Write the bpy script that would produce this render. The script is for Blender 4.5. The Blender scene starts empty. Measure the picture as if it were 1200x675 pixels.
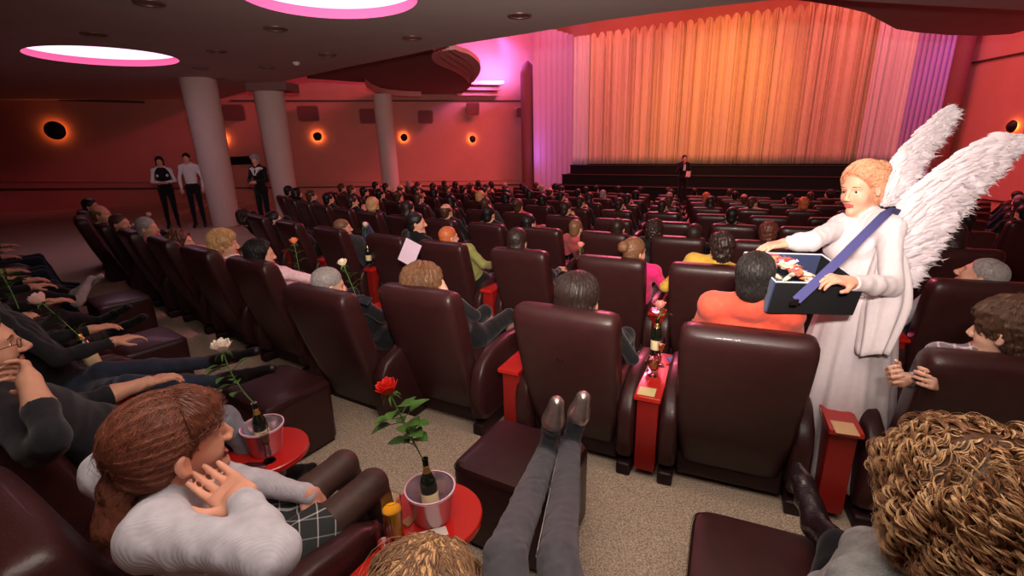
import bpy, bmesh, math, random
import numpy as np
from mathutils import Vector, Matrix
random.seed(7)
RNG = np.random.default_rng(7)
COL = bpy.context.scene.collection
PI = math.pi
R = math.radians
# ------------------------------------------------------------------ camera geometry
F = 567.0; PITCH = R(17); ROLL = R(1.6); H = 2.05
_f = np.array([0, math.cos(PITCH), -math.sin(PITCH)])
_r0 = np.array([1., 0, 0]); _u0 = np.array([0, math.sin(PITCH), math.cos(PITCH)])
_r = _r0 * math.cos(ROLL) - _u0 * math.sin(ROLL)
_u = _u0 * math.cos(ROLL) + _r0 * math.sin(ROLL)
EYE = np.array([0, 0, H])
def ray(px, py): return _f + _r * ((px - 600) / F) + _u * ((337.5 - py) / F)
def onz(px, py, z):
    d = ray(px, py); return EYE + d * ((z - H) / d[2])
def atd(px, py, dist): return EYE + ray(px, py) * dist
def onplane(px, py, p0, n):
    d = ray(px, py); n = np.array(n, float); return EYE + d * (((np.array(p0, float) - EYE) @ n) / (d @ n))
def proj(p):
    v = np.array(p, float) - EYE; z = v @ _f
    return (600 + F * (v @ _r) / z, 337.5 - F * (v @ _u) / z, z)
cam_data = bpy.data.cameras.new('camera'); cam = bpy.data.objects.new('camera', cam_data); COL.objects.link(cam)
cam_data.sensor_width = 36; cam_data.lens = 36 * F / 1200; cam_data.clip_start = .02; cam_data.clip_end = 200
M = Matrix((( _r[0], _u[0], -_f[0], 0), (_r[1], _u[1], -_f[1], 0), (_r[2], _u[2], -_f[2], H), (0, 0, 0, 1)))
cam.matrix_world = M
bpy.context.scene.camera = cam
# ------------------------------------------------------------------ materials
def srgb(c):
    return tuple(((x / 255) / 12.92 if x / 255 <= .04045 else ((x / 255 + .055) / 1.055) ** 2.4) for x in c)
_m = {}
def mat(name, rgb, rough=.6, spec=.5, noise=0., nscale=8., bump=0., bscale=60., metal=0., trans=0., emit=None, estr=1., lin=False,
        sheen=0., sss=0., alpha=1., coat=0., wave=None, ior=1.45, stretch=None, dark=.5):
    """one procedural principled material; rgb is sRGB 0-255"""
    if name in _m: return _m[name]
    m = bpy.data.materials.new(name); m.use_nodes = True
    nt = m.node_tree; b = nt.nodes['Principled BSDF']
    c = tuple(rgb) if lin else srgb(rgb)
    b.inputs['Base Color'].default_value = (*c, 1)
    b.inputs['Roughness'].default_value = rough
    b.inputs['Specular IOR Level'].default_value = spec
    b.inputs['Metallic'].default_value = metal
    b.inputs['IOR'].default_value = ior
    b.inputs['Transmission Weight'].default_value = trans
    b.inputs['Sheen Weight'].default_value = sheen
    b.inputs['Coat Weight'].default_value = coat
    b.inputs['Alpha'].default_value = alpha
    if sss: b.inputs['Subsurface Weight'].default_value = sss; b.inputs['Subsurface Radius'].default_value = (.02, .008, .004)
    if emit is not None:
        b.inputs['Emission Color'].default_value = (*(srgb(emit)), 1); b.inputs['Emission Strength'].default_value = estr
    co = nt.nodes.new('ShaderNodeTexCoord'); src = co.outputs['Object']
    if stretch:
        mp = nt.nodes.new('ShaderNodeMapping'); mp.inputs['Scale'].default_value = stretch
        nt.links.new(src, mp.inputs['Vector']); src = mp.outputs['Vector']
    if noise or wave:
        n = nt.nodes.new('ShaderNodeTexNoise'); n.inputs['Scale'].default_value = nscale; n.inputs['Detail'].default_value = 5
        nt.links.new(src, n.inputs['Vector'])
        r = nt.nodes.new('ShaderNodeValToRGB'); a = noise or .3
        r.color_ramp.elements[0].position = .3; r.color_ramp.elements[1].position = .7
        r.color_ramp.elements[0].color = (*[x * (1 - a * dark * 2 if a * dark * 2 < 1 else .02) for x in c], 1)
        r.color_ramp.elements[1].color = (*[min(1, x * (1 + a)) for x in c], 1)
        nt.links.new(n.outputs['Fac'], r.inputs['Fac']); nt.links.new(r.outputs['Color'], b.inputs['Base Color'])
    if bump:
        n2 = nt.nodes.new('ShaderNodeTexNoise'); n2.inputs['Scale'].default_value = bscale; n2.inputs['Detail'].default_value = 4
        nt.links.new(src, n2.inputs['Vector'])
        bp = nt.nodes.new('ShaderNodeBump'); bp.inputs['Strength'].default_value = bump; bp.inputs['Distance'].default_value = .01
        nt.links.new(n2.outputs['Fac'], bp.inputs['Height']); nt.links.new(bp.outputs['Normal'], b.inputs['Normal'])
    _m[name] = m
    return m
# ------------------------------------------------------------------ objects
def tag(o, label=None, cat=None, group=None, kind=None):
    if label: o['label'] = label
    if cat: o['category'] = cat
    if group: o['group'] = group
    if kind: o['kind'] = kind
    return o
def link_mesh(name, me, parent=None, m=None):
    o = bpy.data.objects.new(name, me); COL.objects.link(o)
    if parent is not None: o.parent = parent
    if m is not None:
        for x in (m if isinstance(m, (list, tuple)) else [m]): me.materials.append(x)
    return o
def empty(name, loc=(0, 0, 0), rz=0):
    o = bpy.data.objects.new(name, None); COL.objects.link(o); o.location = loc; o.rotation_euler = (0, 0, rz); o.empty_display_size = .1
    return o
def children(o): return [c for c in bpy.data.objects if c.parent == o]
_tree = {}
def copy_tree(o, loc=None, rz=None, parent=None):
    c = o.copy(); COL.objects.link(c); c.parent = parent
    if o not in _tree: _tree[o] = children(o)
    for ch in _tree[o]: copy_tree(ch, parent=c)
    if loc is not None: c.location = loc
    if rz is not None: c.rotation_euler = (0, 0, rz)
    return c
class MB:
    """collects loops of shapes into ONE mesh"""
    def __init__(s): s.v = []; s.f = []; s.mi = []; s.cur = 0
    def add(s, vs, fs):
        o = len(s.v); s.v += [tuple(map(float, p)) for p in vs]; s.f += [tuple(i + o for i in f) for f in fs]; s.mi += [s.cur] * len(fs)
    def box(s, c, size, rot=None, bev=0.):
        sx, sy, sz = [x / 2 for x in size]
        if bev > 0:
            bm = bmesh.new(); bmesh.ops.create_cube(bm, size=1)
            bmesh.ops.scale(bm, vec=size, verts=bm.verts)
            bmesh.ops.bevel(bm, geom=bm.edges[:], offset=min(bev, min(size) * .45), segments=3, affect='EDGES', profile=.6)
            bm.verts.ensure_lookup_table(); P = [v.co.copy() for v in bm.verts]; Fs = [[v.index for v in f.verts] for f in bm.faces]; bm.free()
        else:
            P = [Vector((x, y, z)) for x in (-sx, sx) for y in (-sy, sy) for z in (-sz, sz)]
            Fs = [(0, 1, 3, 2), (4, 6, 7, 5), (0, 4, 5, 1), (2, 3, 7, 6), (0, 2, 6, 4), (1, 5, 7, 3)]
        if rot is not None: P = [rot @ p for p in P]
        s.add([p + Vector(c) for p in P], Fs)
    def tube(s, pts, rad, n=8, cap=True, flat=1.):
        pts = [Vector(p) for p in pts]; k = len(pts)
        rads = [rad] * k if not hasattr(rad, '__len__') else list(rad)
        vs = []; up = None
        for i, p in enumerate(pts):
            t = (pts[min(i + 1, k - 1)] - pts[max(i - 1, 0)]);  t = t.normalized() if t.length > 1e-9 else Vector((0, 0, 1))
            if up is None: up = t.orthogonal().normalized()
            up = (up - t * up.dot(t)); up = up.normalized() if up.length > 1e-6 else t.orthogonal().normalized()
            sd = t.cross(up)
            for j in range(n):
                a = 2 * PI * j / n; vs.append(p + (up * math.cos(a) * flat + sd * math.sin(a)) * rads[i])
        fs = [(i * n + j, i * n + (j + 1) % n, (i + 1) * n + (j + 1) % n, (i + 1) * n + j) for i in range(k - 1) for j in range(n)]
        if cap: fs += [tuple(range(n - 1, -1, -1)), tuple(range((k - 1) * n, k * n))]
        s.add(vs, fs)
    def lathe(s, prof, c=(0, 0, 0), n=24, rot=None, closed=False):
        """prof: list of (radius, z)"""
        k = len(prof); vs = []
        for r_, z in prof:
            for j in range(n):
                a = 2 * PI * j / n; p = Vector((r_ * math.cos(a), r_ * math.sin(a), z))
                vs.append((rot @ p if rot is not None else p) + Vector(c))
        m = k if closed else k - 1
        s.add(vs, [(i * n + j, i * n + (j + 1) % n, ((i + 1) % k) * n + (j + 1) % n, ((i + 1) % k) * n + j) for i in range(m) for j in range(n)])
    def loft(s, secs, n=24, cap=True):
        """secs: (centre, xvec, yvec, rx, ry, exponent) superellipse sections"""
        vs = []
        for c, xv, yv, rx, ry, e in secs:
            c = Vector(c); xv = Vector(xv); yv = Vector(yv)
            for j in range(n):
                a = 2 * PI * (j + .5) / n; ca, sa = math.cos(a), math.sin(a)
                vs.append(c + xv * (rx * math.copysign(abs(ca) ** (2 / e), ca)) + yv * (ry * math.copysign(abs(sa) ** (2 / e), sa)))
        k = len(secs)
        fs = [(i * n + j, i * n + (j + 1) % n, (i + 1) * n + (j + 1) % n, (i + 1) * n + j) for i in range(k - 1) for j in range(n)]
        if cap: fs += [tuple(range(n - 1, -1, -1)), tuple(range((k - 1) * n, k * n))]
        s.add(vs, fs)
    def prism(s, poly, z0, z1):
        n = len(poly); vs = [(p[0], p[1], z0) for p in poly] + [(p[0], p[1], z1) for p in poly]
        s.add(vs, [tuple(range(n - 1, -1, -1)), tuple(range(n, 2 * n))] + [(i, (i + 1) % n, n + (i + 1) % n, n + i) for i in range(n)])
    def mesh(s, name, smooth=True):
        me = bpy.data.meshes.new(name); me.from_pydata(s.v, [], s.f); me.update()
        bm = bmesh.new(); bm.from_mesh(me); bmesh.ops.recalc_face_normals(bm, faces=bm.faces); bm.to_mesh(me); bm.free()
        if any(s.mi): me.polygons.foreach_set('material_index', s.mi)
        if smooth:
            me.polygons.foreach_set('use_smooth', [True] * len(me.polygons))
            me.set_sharp_from_angle(angle=R(42))
        return me
    def build(s, name, m, parent=None, smooth=True): return link_mesh(name, s.mesh(name, smooth), parent, m)
# ------------------------------------------------------------------ signed distance modelling
V3 = lambda *a: np.array(a, float)
def ball(c, r, tag=0, k=.02): return ('c', np.array(c, float), np.array(c, float), r, r, tag, k)
def cone(a, b, r1, r2, tag=0, k=.02): return ('c', np.array(a, float), np.array(b, float), r1, r2, tag, k)
def ell(c, rad, rot=None, tag=0, k=.02): return ('e', np.array(c, float), np.array(rad, float), np.eye(3) if rot is None else np.array(rot, float), 0, tag, k)
def rbx(c, half, rnd, rot=None, tag=0, k=.02): return ('b', np.array(c, float), np.array(half, float), np.eye(3) if rot is None else np.array(rot, float), rnd, tag, k)
def inflate(p, t, tag=None):
    p = list(p)
    if p[0] == 'c': p[3] += t; p[4] += t
    else: p[2] = p[2] + t
    if tag is not None: p[5] = tag
    return tuple(p)
def _d(p, X):
    if p[0] == 'c':
        a, b, r1, r2 = p[1], p[2], p[3], p[4]; ab = b - a; L = ab @ ab
        if L < 1e-12: return np.linalg.norm(X - a, axis=1) - r1
        t = np.clip((X - a) @ ab / L, 0, 1)
        return np.linalg.norm(X - a - t[:, None] * ab, axis=1) - (r1 + (r2 - r1) * t)
    q = (X - p[1]) @ p[3]
    if p[0] == 'e':
        k0 = np.linalg.norm(q / p[2], axis=1); k1 = np.linalg.norm(q / p[2] ** 2, axis=1)
        return k0 * (k0 - 1) / np.maximum(k1, 1e-6)
    q = np.abs(q) - (p[2] - p[4])
    return np.linalg.norm(np.maximum(q, 0), axis=1) + np.minimum(q.max(1), 0) - p[4]
def _box(p):
    if p[0] == 'c': a, b, r_ = p[1], p[2], max(p[3], p[4]); return np.minimum(a, b) - r_, np.maximum(a, b) + r_
    e = np.sqrt(((p[3] * p[2]) ** 2).sum(1)); return p[1] - e, p[1] + e
class Sdf:
    def __init__(s, prims, cuts=(), subs=(), disp=None, scut=.004):
        s.p = prims; s.cuts = cuts; s.subs = subs; s.disp = disp; s.scut = scut
    def __call__(s, X):
        X = np.asarray(X, float); d = np.full(len(X), 9.)
        for p in s.p:
            lo, hi = _box(p); m = ((X > lo - .1) & (X < hi + .1)).all(1)
            if not m.any(): continue
            di = _d(p, X[m]); dd = d[m]; k = p[6]
            h = np.clip(.5 + .5 * (dd - di) / k, 0, 1)
            d[m] = dd * (1 - h) + di * h - k * h * (1 - h)
        d = np.where(d > 5, .1, d)
        for q in s.subs:
            lo, hi = _box(q); m = ((X > lo - .05) & (X < hi + .05)).all(1)
            if m.any():
                k = q[6]; dd = d[m]; ds = -_d(q, X[m]); h = np.clip(.5 - .5 * (dd - ds) / k, 0, 1)
                d[m] = dd * (1 - h) + ds * h + k * h * (1 - h)
        if s.disp is not None: d = d + s.disp(X)
        for c, n in s.cuts:           # keep the side the normal points away from
            d = np.maximum(d, (X - np.array(c)) @ np.array(n))
        return d
    def bounds(s):
        L = np.array([_box(p) for p in s.p]); return L[:, 0].min(0) - .03, L[:, 1].max(0) + .03
_CE = [(0,1),(2,3),(4,5),(6,7),(0,2),(1,3),(4,6),(5,7),(0,4),(1,5),(2,6),(3,7)]
def sdf_mesh(name, S, h, tags=None, lo=None, hi=None):
    """surface-nets mesh of the distance field; one connected surface, material index by nearest primitive's tag"""
    l, u = S.bounds()
    if lo is not None: l = np.maximum(l, lo)
    if hi is not None: u = np.minimum(u, hi)
    B = 4; nb = np.ceil((u - l) / (h * B)).astype(int) + 1
    cx = [l[i] + (np.arange(nb[i]) + .5) * h * B for i in range(3)]
    G = np.stack(np.meshgrid(*cx, indexing='ij'), -1).reshape(-1, 3)
    dc = S(G).reshape(nb)
    act = np.abs(dc) < h * B * 1.35 + .004
    D = np.repeat(np.repeat(np.repeat(dc, B, 0), B, 1), B, 2).astype(np.float32)
    A = np.argwhere(act); off = np.stack(np.meshgrid(*[np.arange(B)] * 3, indexing='ij'), -1).reshape(-1, 3)
    I = (A[:, None, :] * B + off[None]).reshape(-1, 3)
    D[I[:, 0], I[:, 1], I[:, 2]] = S(l + (I + .5) * h)
    s = D < 0
    mx = s[:-1, :-1, :-1].astype(np.int8)
    tot = np.zeros_like(mx)
    for i in (0, 1):
        for j in (0, 1):
            for k in (0, 1):
                tot += s[i:s.shape[0] - 1 + i, j:s.shape[1] - 1 + j, k:s.shape[2] - 1 + k]
    cells = np.argwhere((tot > 0) & (tot < 8))
    idx = -np.ones(tot.shape, np.int64); idx[cells[:, 0], cells[:, 1], cells[:, 2]] = np.arange(len(cells))
    co = np.array([[i, j, k] for i in (0, 1) for j in (0, 1) for k in (0, 1)])
    val = np.stack([D[cells[:, 0] + c[0], cells[:, 1] + c[1], cells[:, 2] + c[2]] for c in co], 1)
    P = np.zeros((len(cells), 3)); cnt = np.zeros(len(cells))
    for a, b in _CE:
        va, vb = val[:, a], val[:, b]; m = (va < 0) != (vb < 0)
        t = np.where(m, va / np.where(m, va - vb, 1), 0)
        P += np.where(m[:, None], co[a] + t[:, None] * (co[b] - co[a]), 0); cnt += m
    P = l + (cells + P / cnt[:, None] + .5) * h
    quads = []
    for ax in range(3):
        sl = [slice(None)] * 3; sl[ax] = slice(0, -1); s0 = s[tuple(sl)]; sl[ax] = slice(1, None); s1 = s[tuple(sl)]
        E = np.argwhere(s0 != s1); o1, o2 = [(1, 2), (2, 0), (0, 1)][ax]
        E = E[(E[:, o1] > 0) & (E[:, o2] > 0) & (E[:, o1] < tot.shape[o1]) & (E[:, o2] < tot.shape[o2])]
        fl = s0[E[:, 0], E[:, 1], E[:, 2]]
        def g(d1, d2):
            q = E.copy(); q[:, o1] -= d1; q[:, o2] -= d2; return idx[q[:, 0], q[:, 1], q[:, 2]]
        Q = np.stack([g(1, 1), g(0, 1), g(0, 0), g(1, 0)], 1)
        Q[~fl] = Q[~fl][:, ::-1]; quads.append(Q[(Q >= 0).all(1)])
    Q = np.concatenate(quads)
    me = bpy.data.meshes.new(name); me.vertices.add(len(P)); me.vertices.foreach_set('co', P.ravel())
    me.loops.add(len(Q) * 4); me.loops.foreach_set('vertex_index', Q.ravel().astype(np.int32))
    me.polygons.add(len(Q)); me.polygons.foreach_set('loop_start', np.arange(len(Q), dtype=np.int32) * 4)
    me.polygons.foreach_set('loop_total', np.full(len(Q), 4, np.int32))
    me.update(); me.validate()
    me.polygons.foreach_set('use_smooth', [True] * len(me.polygons))
    if tags:
        fc = np.zeros(len(me.polygons) * 3); me.polygons.foreach_get('center', fc); fc = fc.reshape(-1, 3)
        best = np.full(len(fc), 9.); ti = np.zeros(len(fc), np.int32)
        for p in S.p:
            d = _d(p, fc) + (.0025 if p[5] == 4 else 0); m = d < best; best[m] = d[m]; ti[m] = p[5]
        me.polygons.foreach_set('material_index', ti)
    return me
def sdf_obj(name, S, h, m, parent=None, tags=None):
    ms = m if isinstance(m, (list, tuple)) else [m]
    if tags is None: tags = len(ms) > 1
    return link_mesh(name, sdf_mesh(name, S, h, tags), parent, ms)
# ------------------------------------------------------------------ the hall
AX = R(28); U = np.array([math.sin(AX), math.cos(AX)]); W = np.array([math.cos(AX), -math.sin(AX)])
CC = np.array([9.5, 21.4]); RAD = 21.0; PITCH_ROW = 1.8; DROP = .12
def row_pt(k, deg, out=0.):
    """point on row k's arc (k=0 is the row just ahead of the camera), out metres towards the back"""
    c = CC + U * PITCH_ROW * k; a = R(deg)
    return c - (RAD + out) * np.array([math.sin(a), math.cos(a)])
def row_z(k): return -DROP * max(k, 0)
CEIL = 3.75
M_carpet = mat('beige_carpet', (188, 168, 148), rough=.95, spec=.1, noise=.55, nscale=110, bump=.6, bscale=220)
M_ceil = mat('grey_ceiling_paint', (186, 174, 170), rough=.85, spec=.2, noise=.04, nscale=2)
M_wall = mat('salmon_wall_paint', (205, 140, 130), rough=.8, spec=.2, noise=.04, nscale=1.5)
M_pale = mat('pale_plaster', (222, 200, 196), rough=.7, spec=.3, noise=.03, nscale=3)
M_dark = mat('matt_black', (14, 11, 12), rough=.7, spec=.2, noise=.2, nscale=6)
M_line = mat('dark_trim', (70, 36, 36), rough=.6, noise=.1)
def struct(name, o): o.name = name; o['kind'] = 'structure'; return o
def fill(name, loops, z, m, thick=.0):
    bm = bmesh.new(); es = []
    for L in loops:
        vs = [bm.verts.new((p[0], p[1], z)) for p in L]
        es += [bm.edges.new((vs[i], vs[(i + 1) % len(vs)])) for i in range(len(vs))]
    bmesh.ops.triangle_fill(bm, use_beauty=True, use_dissolve=False, edges=es)
    if thick:
        r_ = bmesh.ops.extrude_face_region(bm, geom=bm.faces[:])
        bmesh.ops.translate(bm, vec=(0, 0, thick), verts=[v for v in r_['geom'] if isinstance(v, bmesh.types.BMVert)])
    bmesh.ops.recalc_face_normals(bm, faces=bm.faces)
    me = bpy.data.meshes.new(name); bm.to_mesh(me); bm.free()
    return link_mesh(name, me, None, m)
# terraced floor
b = MB(); degs = np.arange(-70, 96, 2.)
NROW = 12
for k in range(NROW + 1):
    z = row_z(k); back = 7. if k == 0 else -.0
    def ring(kk, o, zz): return [(*row_pt(kk, d, o), zz) for d in degs]
    A = ring(k, .06 if k else -.06, z); Bp = ring(k + 1, .06, z) if k < NROW else ring(k + 3, .06, z)
    n = len(degs); b.add(A + Bp, [(i, i + 1, n + i + 1, n + i) for i in range(n - 1)])
    if k < NROW:
        b.add(Bp + [(p[0], p[1], z - DROP) for p in Bp], [(i, i + 1, n + i + 1, n + i) for i in range(n - 1)])
n = len(degs); A = [(*row_pt(0, d, 7.), .12) for d in degs]; Bp = [(*row_pt(0, d, -.06), .12) for d in degs]; Cp = [(p[0], p[1], 0) for p in Bp]
b.add(A + Bp + Cp, [(i, i + 1, n + i + 1, n + i) for i in range(n - 1)] + [(n + i, n + i + 1, 2 * n + i + 1, 2 * n + i) for i in range(n - 1)])
struct('floor', b.build('floor', M_carpet, smooth=False))
# left cross aisle, sloping gently down to the stage
LW0 = onz(70, 117, CEIL)[:2]; LW1 = onz(610, 118, CEIL)[:2]; lwd = (LW1 - LW0) / np.linalg.norm(LW1 - LW0)
LWA = LW0 - lwd * 16; LWB = LW1 + lwd * 1.0
b = MB()
a0 = row_pt(0, 49, 2.0); a1 = row_pt(0, 48.5, 0); m0 = row_pt(1, 44, 0); m1 = row_pt(3, 46, 0); m2 = row_pt(7, 44, 0)
inner = [(a0[0], a0[1] - 6, .02), (*a0, .02), (*a1, .02), (m1[0] - 2.5, m1[1], .01), (m2[0] - 2.6, m2[1], -.7)]
outer = [(-24, -5, .02), (*LWA, .02), (*(LW0 - lwd * 3), .02), (*LW0, .01), (*LW1, -.7)]
b.add(inner + outer, [(i, i + 1, 5 + i + 1, 5 + i) for i in range(4)])
struct('floor_aisle', b.build('floor_aisle', M_carpet, smooth=False))
# walls
def wall(name, p, q, z0, z1, m, t=.15):
    p = np.array(p[:2]); q = np.array(q[:2]); d = (q - p) / np.linalg.norm(q - p); n = np.array([-d[1], d[0]]) * t
    b = MB(); b.prism([p, q, q + n, p + n], z0, z1); return struct(name, b.build(name, m, smooth=False))
wall('wall_left', LWA, LWB, -1.6, 8.2, M_wall)
rw_d = np.array([math.sin(R(4.5)), math.cos(R(4.5))]); RW1 = atd(1121, 120, 16.6)[:2] + rw_d * 1.0; RW0 = RW1 - rw_d * 20.5
wall('wall_right', RW1, RW0, -1.6, 8.2, M_wall)
wall('wall_back', (RW0[0] + .3, -3.2), (-24.5, -3.2), -.3, 8.2, M_wall)
wall('wall_side', (-24.3, -3.2), (LWA[0] - .1, LWA[1]), -.3, 8.2, M_wall)
# curtain wall behind the screen curtain
CL = onz(672, 193, .8); CR = onz(1043, 193, .8)
cd = (CR - CL)[:2]; CWID = np.linalg.norm(cd); cd /= CWID; cn = np.array([cd[1], -cd[0]])    # cn points to the audience
if cn @ (-CL[:2]) < 0: cn = -cn
def cpt(s, out, z): p = CL[:2] + cd * s + cn * out; return (p[0], p[1], z)
def conp(px, py, out=0.): return onplane(px, py, cpt(0, out, 0), (*cn, 0))
ZT = (conp(690, 38)[2] + conp(950, 6)[2]) / 2
print('curtain', CL.round(2), CR.round(2), 'ZT', conp(690, 38)[2], conp(950, 6)[2])
wall('wall_front', cpt(-4.5, -.9, 0), cpt(CWID + 3.2, -.9, 0), -1.6, 9.5, M_wall)
# upper ceiling of the hall, pink
b = MB(); b.prism([(-26, -4), (24, -4), (24, 34), (-26, 34)], 9.0, 9.2)
struct('ceiling_upper', b.build('ceiling_upper', M_wall, smooth=False))
# near soffit with its two round light recesses
edge_px = [(200, 127), (250, 118), (330, 96), (400, 80), (470, 66), (530, 53), (620, 39), (700, 25), (780, 14), (860, 5), (905, 0), (950, -3), (1000, 1), (1080, 6), (1200, 12), (1330, 14)]
E1 = [onz(x, y, CEIL)[:2] for x, y in edge_px]
def circ(c, r_, n=48): return [(c[0] + r_ * math.cos(2 * PI * i / n), c[1] + r_ * math.sin(2 * PI * i / n)) for i in range(n)]
L1a, L1b = onz(30, 65, CEIL), onz(214, 73, CEIL); L2a, L2b = onz(278, -8, CEIL), onz(500, -8, CEIL)
c1 = (L1a + L1b) / 2; r1 = np.linalg.norm(L1a - L1b) / 2; c2 = (L2a + L2b) / 2; r2 = np.linalg.norm(L2a - L2b) / 2
r1 = .5 * (r1 + np.linalg.norm(onz(120, 55, CEIL) - onz(120, 81, CEIL)) / 2)
c1 = onz(124, 67, CEIL); c2 = onz(388, -2, CEIL)
r2 = abs(onz(388, 18, CEIL)[1] - c2[1]) ; r1 *= .87; r2 *= 1.28
print('recess', c1, r1, c2, r2, 'old', L2a, L2b)
outer = [(-25, -3.4), (-25, LWA[1] + .3), tuple(LWA + lwd * .5 + np.array([0, .15])), tuple(LW0 + np.array([0, .2]))]
outer += [tuple(p) for p in E1] + [(E1[-1][0] + 3, -3.4)]
struct('ceiling', fill('ceiling', [outer, circ(c1, r1), circ(c2, r2)], CEIL, M_ceil, .0))
# turned-up edge of the soffit (the balcony front)
b = MB(); n = len(E1); b.add([(*p, CEIL) for p in E1] + [(*p, CEIL + .9) for p in E1], [(i, i + 1, n + i + 1, n + i) for i in range(n - 1)])
struct('trim_balcony', b.build('trim_balcony', M_line))
M_glow = mat('recess_glow', (255, 225, 240), emit=(255, 206, 236), estr=1.6, rough=.8)
M_glow2 = mat('recess_side', (246, 130, 178), rough=.8, spec=.1)
for c, r_, lb in ((c1, r1, 'round pink glowing ceiling recess above the left part of the hall'), (c2, r2, 'round pink glowing ceiling recess cut by the top edge of the picture')):
    t = empty('ceiling_light', (c[0], c[1], CEIL)); tag(t, lb, 'ceiling light', 'round pink ceiling recesses')
    m = MB(); m.lathe([(r_, 0), (r_ + .02, .05), (r_ + .02, .13)], n=64); m.build('recess_rim', M_glow2, t)
    m = MB(); m.lathe([(r_ + .02, .13), (.001, .14)], n=64); m.build('light_panel', M_glow, t)
# small round downlights and detector in the soffit
M_ring = mat('downlight_ring', (120, 100, 92), rough=.4, metal=.5); M_lens = mat('downlight_lens', (90, 78, 74), rough=.3)
for i, (x, y, lb) in enumerate([(175, 3, 'near the top edge'), (323, 33, 'between the two pink recesses'), (110, 40, 'above the left pink recess'), (609, 18, 'right of the large pink recess'), (483, 44, 'below the large pink recess'),
        (384, 64, 'near the curved soffit edge'), (254, 60, 'right of the left pink recess'), (235, 80, 'just beyond the left pink recess'), (313, 79, 'near the second column'), (255, 92, 'above the first column')]):
    p = onz(x, y, CEIL); t = empty('downlight', (p[0], p[1], CEIL)); tag(t, 'small round recessed downlight in the grey soffit ' + lb, 'downlight', 'downlights in the soffit')
    m = MB(); m.lathe([(.13, .0), (.135, -.015), (.17, -.015), (.175, 0)], n=28); m.build('ring', M_ring, t)
    m = MB(); m.lathe([(.13, -.004), (.001, -.004)], n=28); m.build('lens', M_lens, t)
p = onz(347, 73, CEIL); m = MB(); m.lathe([(.001, -.07), (.05, -.06), (.07, -.03), (.08, 0)], n=20)
o = m.build('smoke_detector', M_pale); o.location = (p[0], p[1], CEIL); tag(o, 'small pale domed smoke detector on the soffit near the second column', 'smoke detector')
# second, further soffit: right wing and left leaf with stepped ledges
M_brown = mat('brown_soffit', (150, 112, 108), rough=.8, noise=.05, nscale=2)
M_rose = mat('rose_plaster', (225, 160, 158), rough=.7, noise=.04, nscale=3)
Z2 = 4.0
rp = [(905, -3), (950, 2), (985, 8), (1015, 15), (1035, 26), (1050, 34), (1075, 38), (1110, 41), (1150, 42), (1185, 40), (1212, 33), (1300, 22)]
E2 = [tuple(onz(x, y, Z2)[:2]) for x, y in rp]
back2 = [tuple(onz(x, y - 14, Z2)[:2]) for x, y in [(1330, 10), (1200, 8), (1080, 2), (1000, -3)]]
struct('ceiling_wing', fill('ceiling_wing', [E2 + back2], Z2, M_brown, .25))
# left leaf: dark underside and its pale front lip
lp = [(360, 92), (432, 97), (437, 103), (450, 108), (470, 111), (493, 112), (520, 113), (540, 111), (549, 104), (553, 97), (548, 88), (530, 79), (514, 72), (506, 64), (508, 57), (440, 66), (380, 80)]
ZL = 4.0
LF = [tuple(onz(x, y, ZL)[:2]) for x, y in lp]
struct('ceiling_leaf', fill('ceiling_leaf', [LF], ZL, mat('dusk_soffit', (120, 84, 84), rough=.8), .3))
lip = [(428, 97), (430, 100), (436, 104), (446, 108), (458, 110), (475, 111.5), (494, 112)]
m = MB(); A = [onz(x, y + 1, 3.82) for x, y in lip]; n = len(A)
m.add([tuple(p) for p in A] + [(p[0], p[1], p[2] + .42) for p in A], [(i, i + 1, n + i + 1, n + i) for i in range(n - 1)])
m.add([tuple(p) for p in A] + [(p[0] * 1.02, p[1] * 1.02, p[2]) for p in A], [(i, i + 1, n + i + 1, n + i) for i in range(n - 1)])
struct('trim_lip', m.build('trim_lip', M_rose))
# S-curved stacked ledges
def ledge(pts, z, h, dpx, m_=M_rose, name='trim_ledge'):
    A = [onz(x, y, z) for x, y in pts]; B_ = [onz(x + dpx[0], y + dpx[1], z) for x, y in pts]; n = len(A); m = MB()
    ring = A + B_[::-1]; m.prism([p[:2] for p in ring], z, z + h); return struct(name, m.build(name, m_, smooth=False))
SA = [(513, 61), (506, 66), (509, 73), (520, 79), (534, 85), (545, 92), (549, 98)]; SB = [(530, 58), (538, 61), (547, 64), (556, 71), (560, 78), (559, 86), (552, 96)]
for i in range(4):
    t_ = (0, .3, .55, .78)[i]; zb = ZL - .075 * (i + 1)
    def smooth(P_):
        P_ = np.array(P_, float); out = []
        for k in range(len(P_) - 1):
            p0, p1, p2, p3 = P_[max(k - 1, 0)], P_[k], P_[k + 1], P_[min(k + 2, len(P_) - 1)]
            for u_ in np.linspace(0, 1, 6, endpoint=False): out.append(.5 * ((2 * p1) + (-p0 + p2) * u_ + (2 * p0 - 5 * p1 + 4 * p2 - p3) * u_ ** 2 + (-p0 + 3 * p1 - 3 * p2 + p3) * u_ ** 3))
        return out + [P_[-1]]
    ca = [np.array(a_) * (1 - t_) + np.array(b_) * t_ for a_, b_ in zip(SA, SB)]; ring = [onz(x, y, zb)[:2] for x, y in smooth(ca)] + [onz(x + 3, y, zb)[:2] for x, y in smooth(SB)][::-1]
    m = MB(); m.prism(ring, zb, zb + .085); struct('trim_ledge', m.build('trim_ledge', M_rose, smooth=False))
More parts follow.
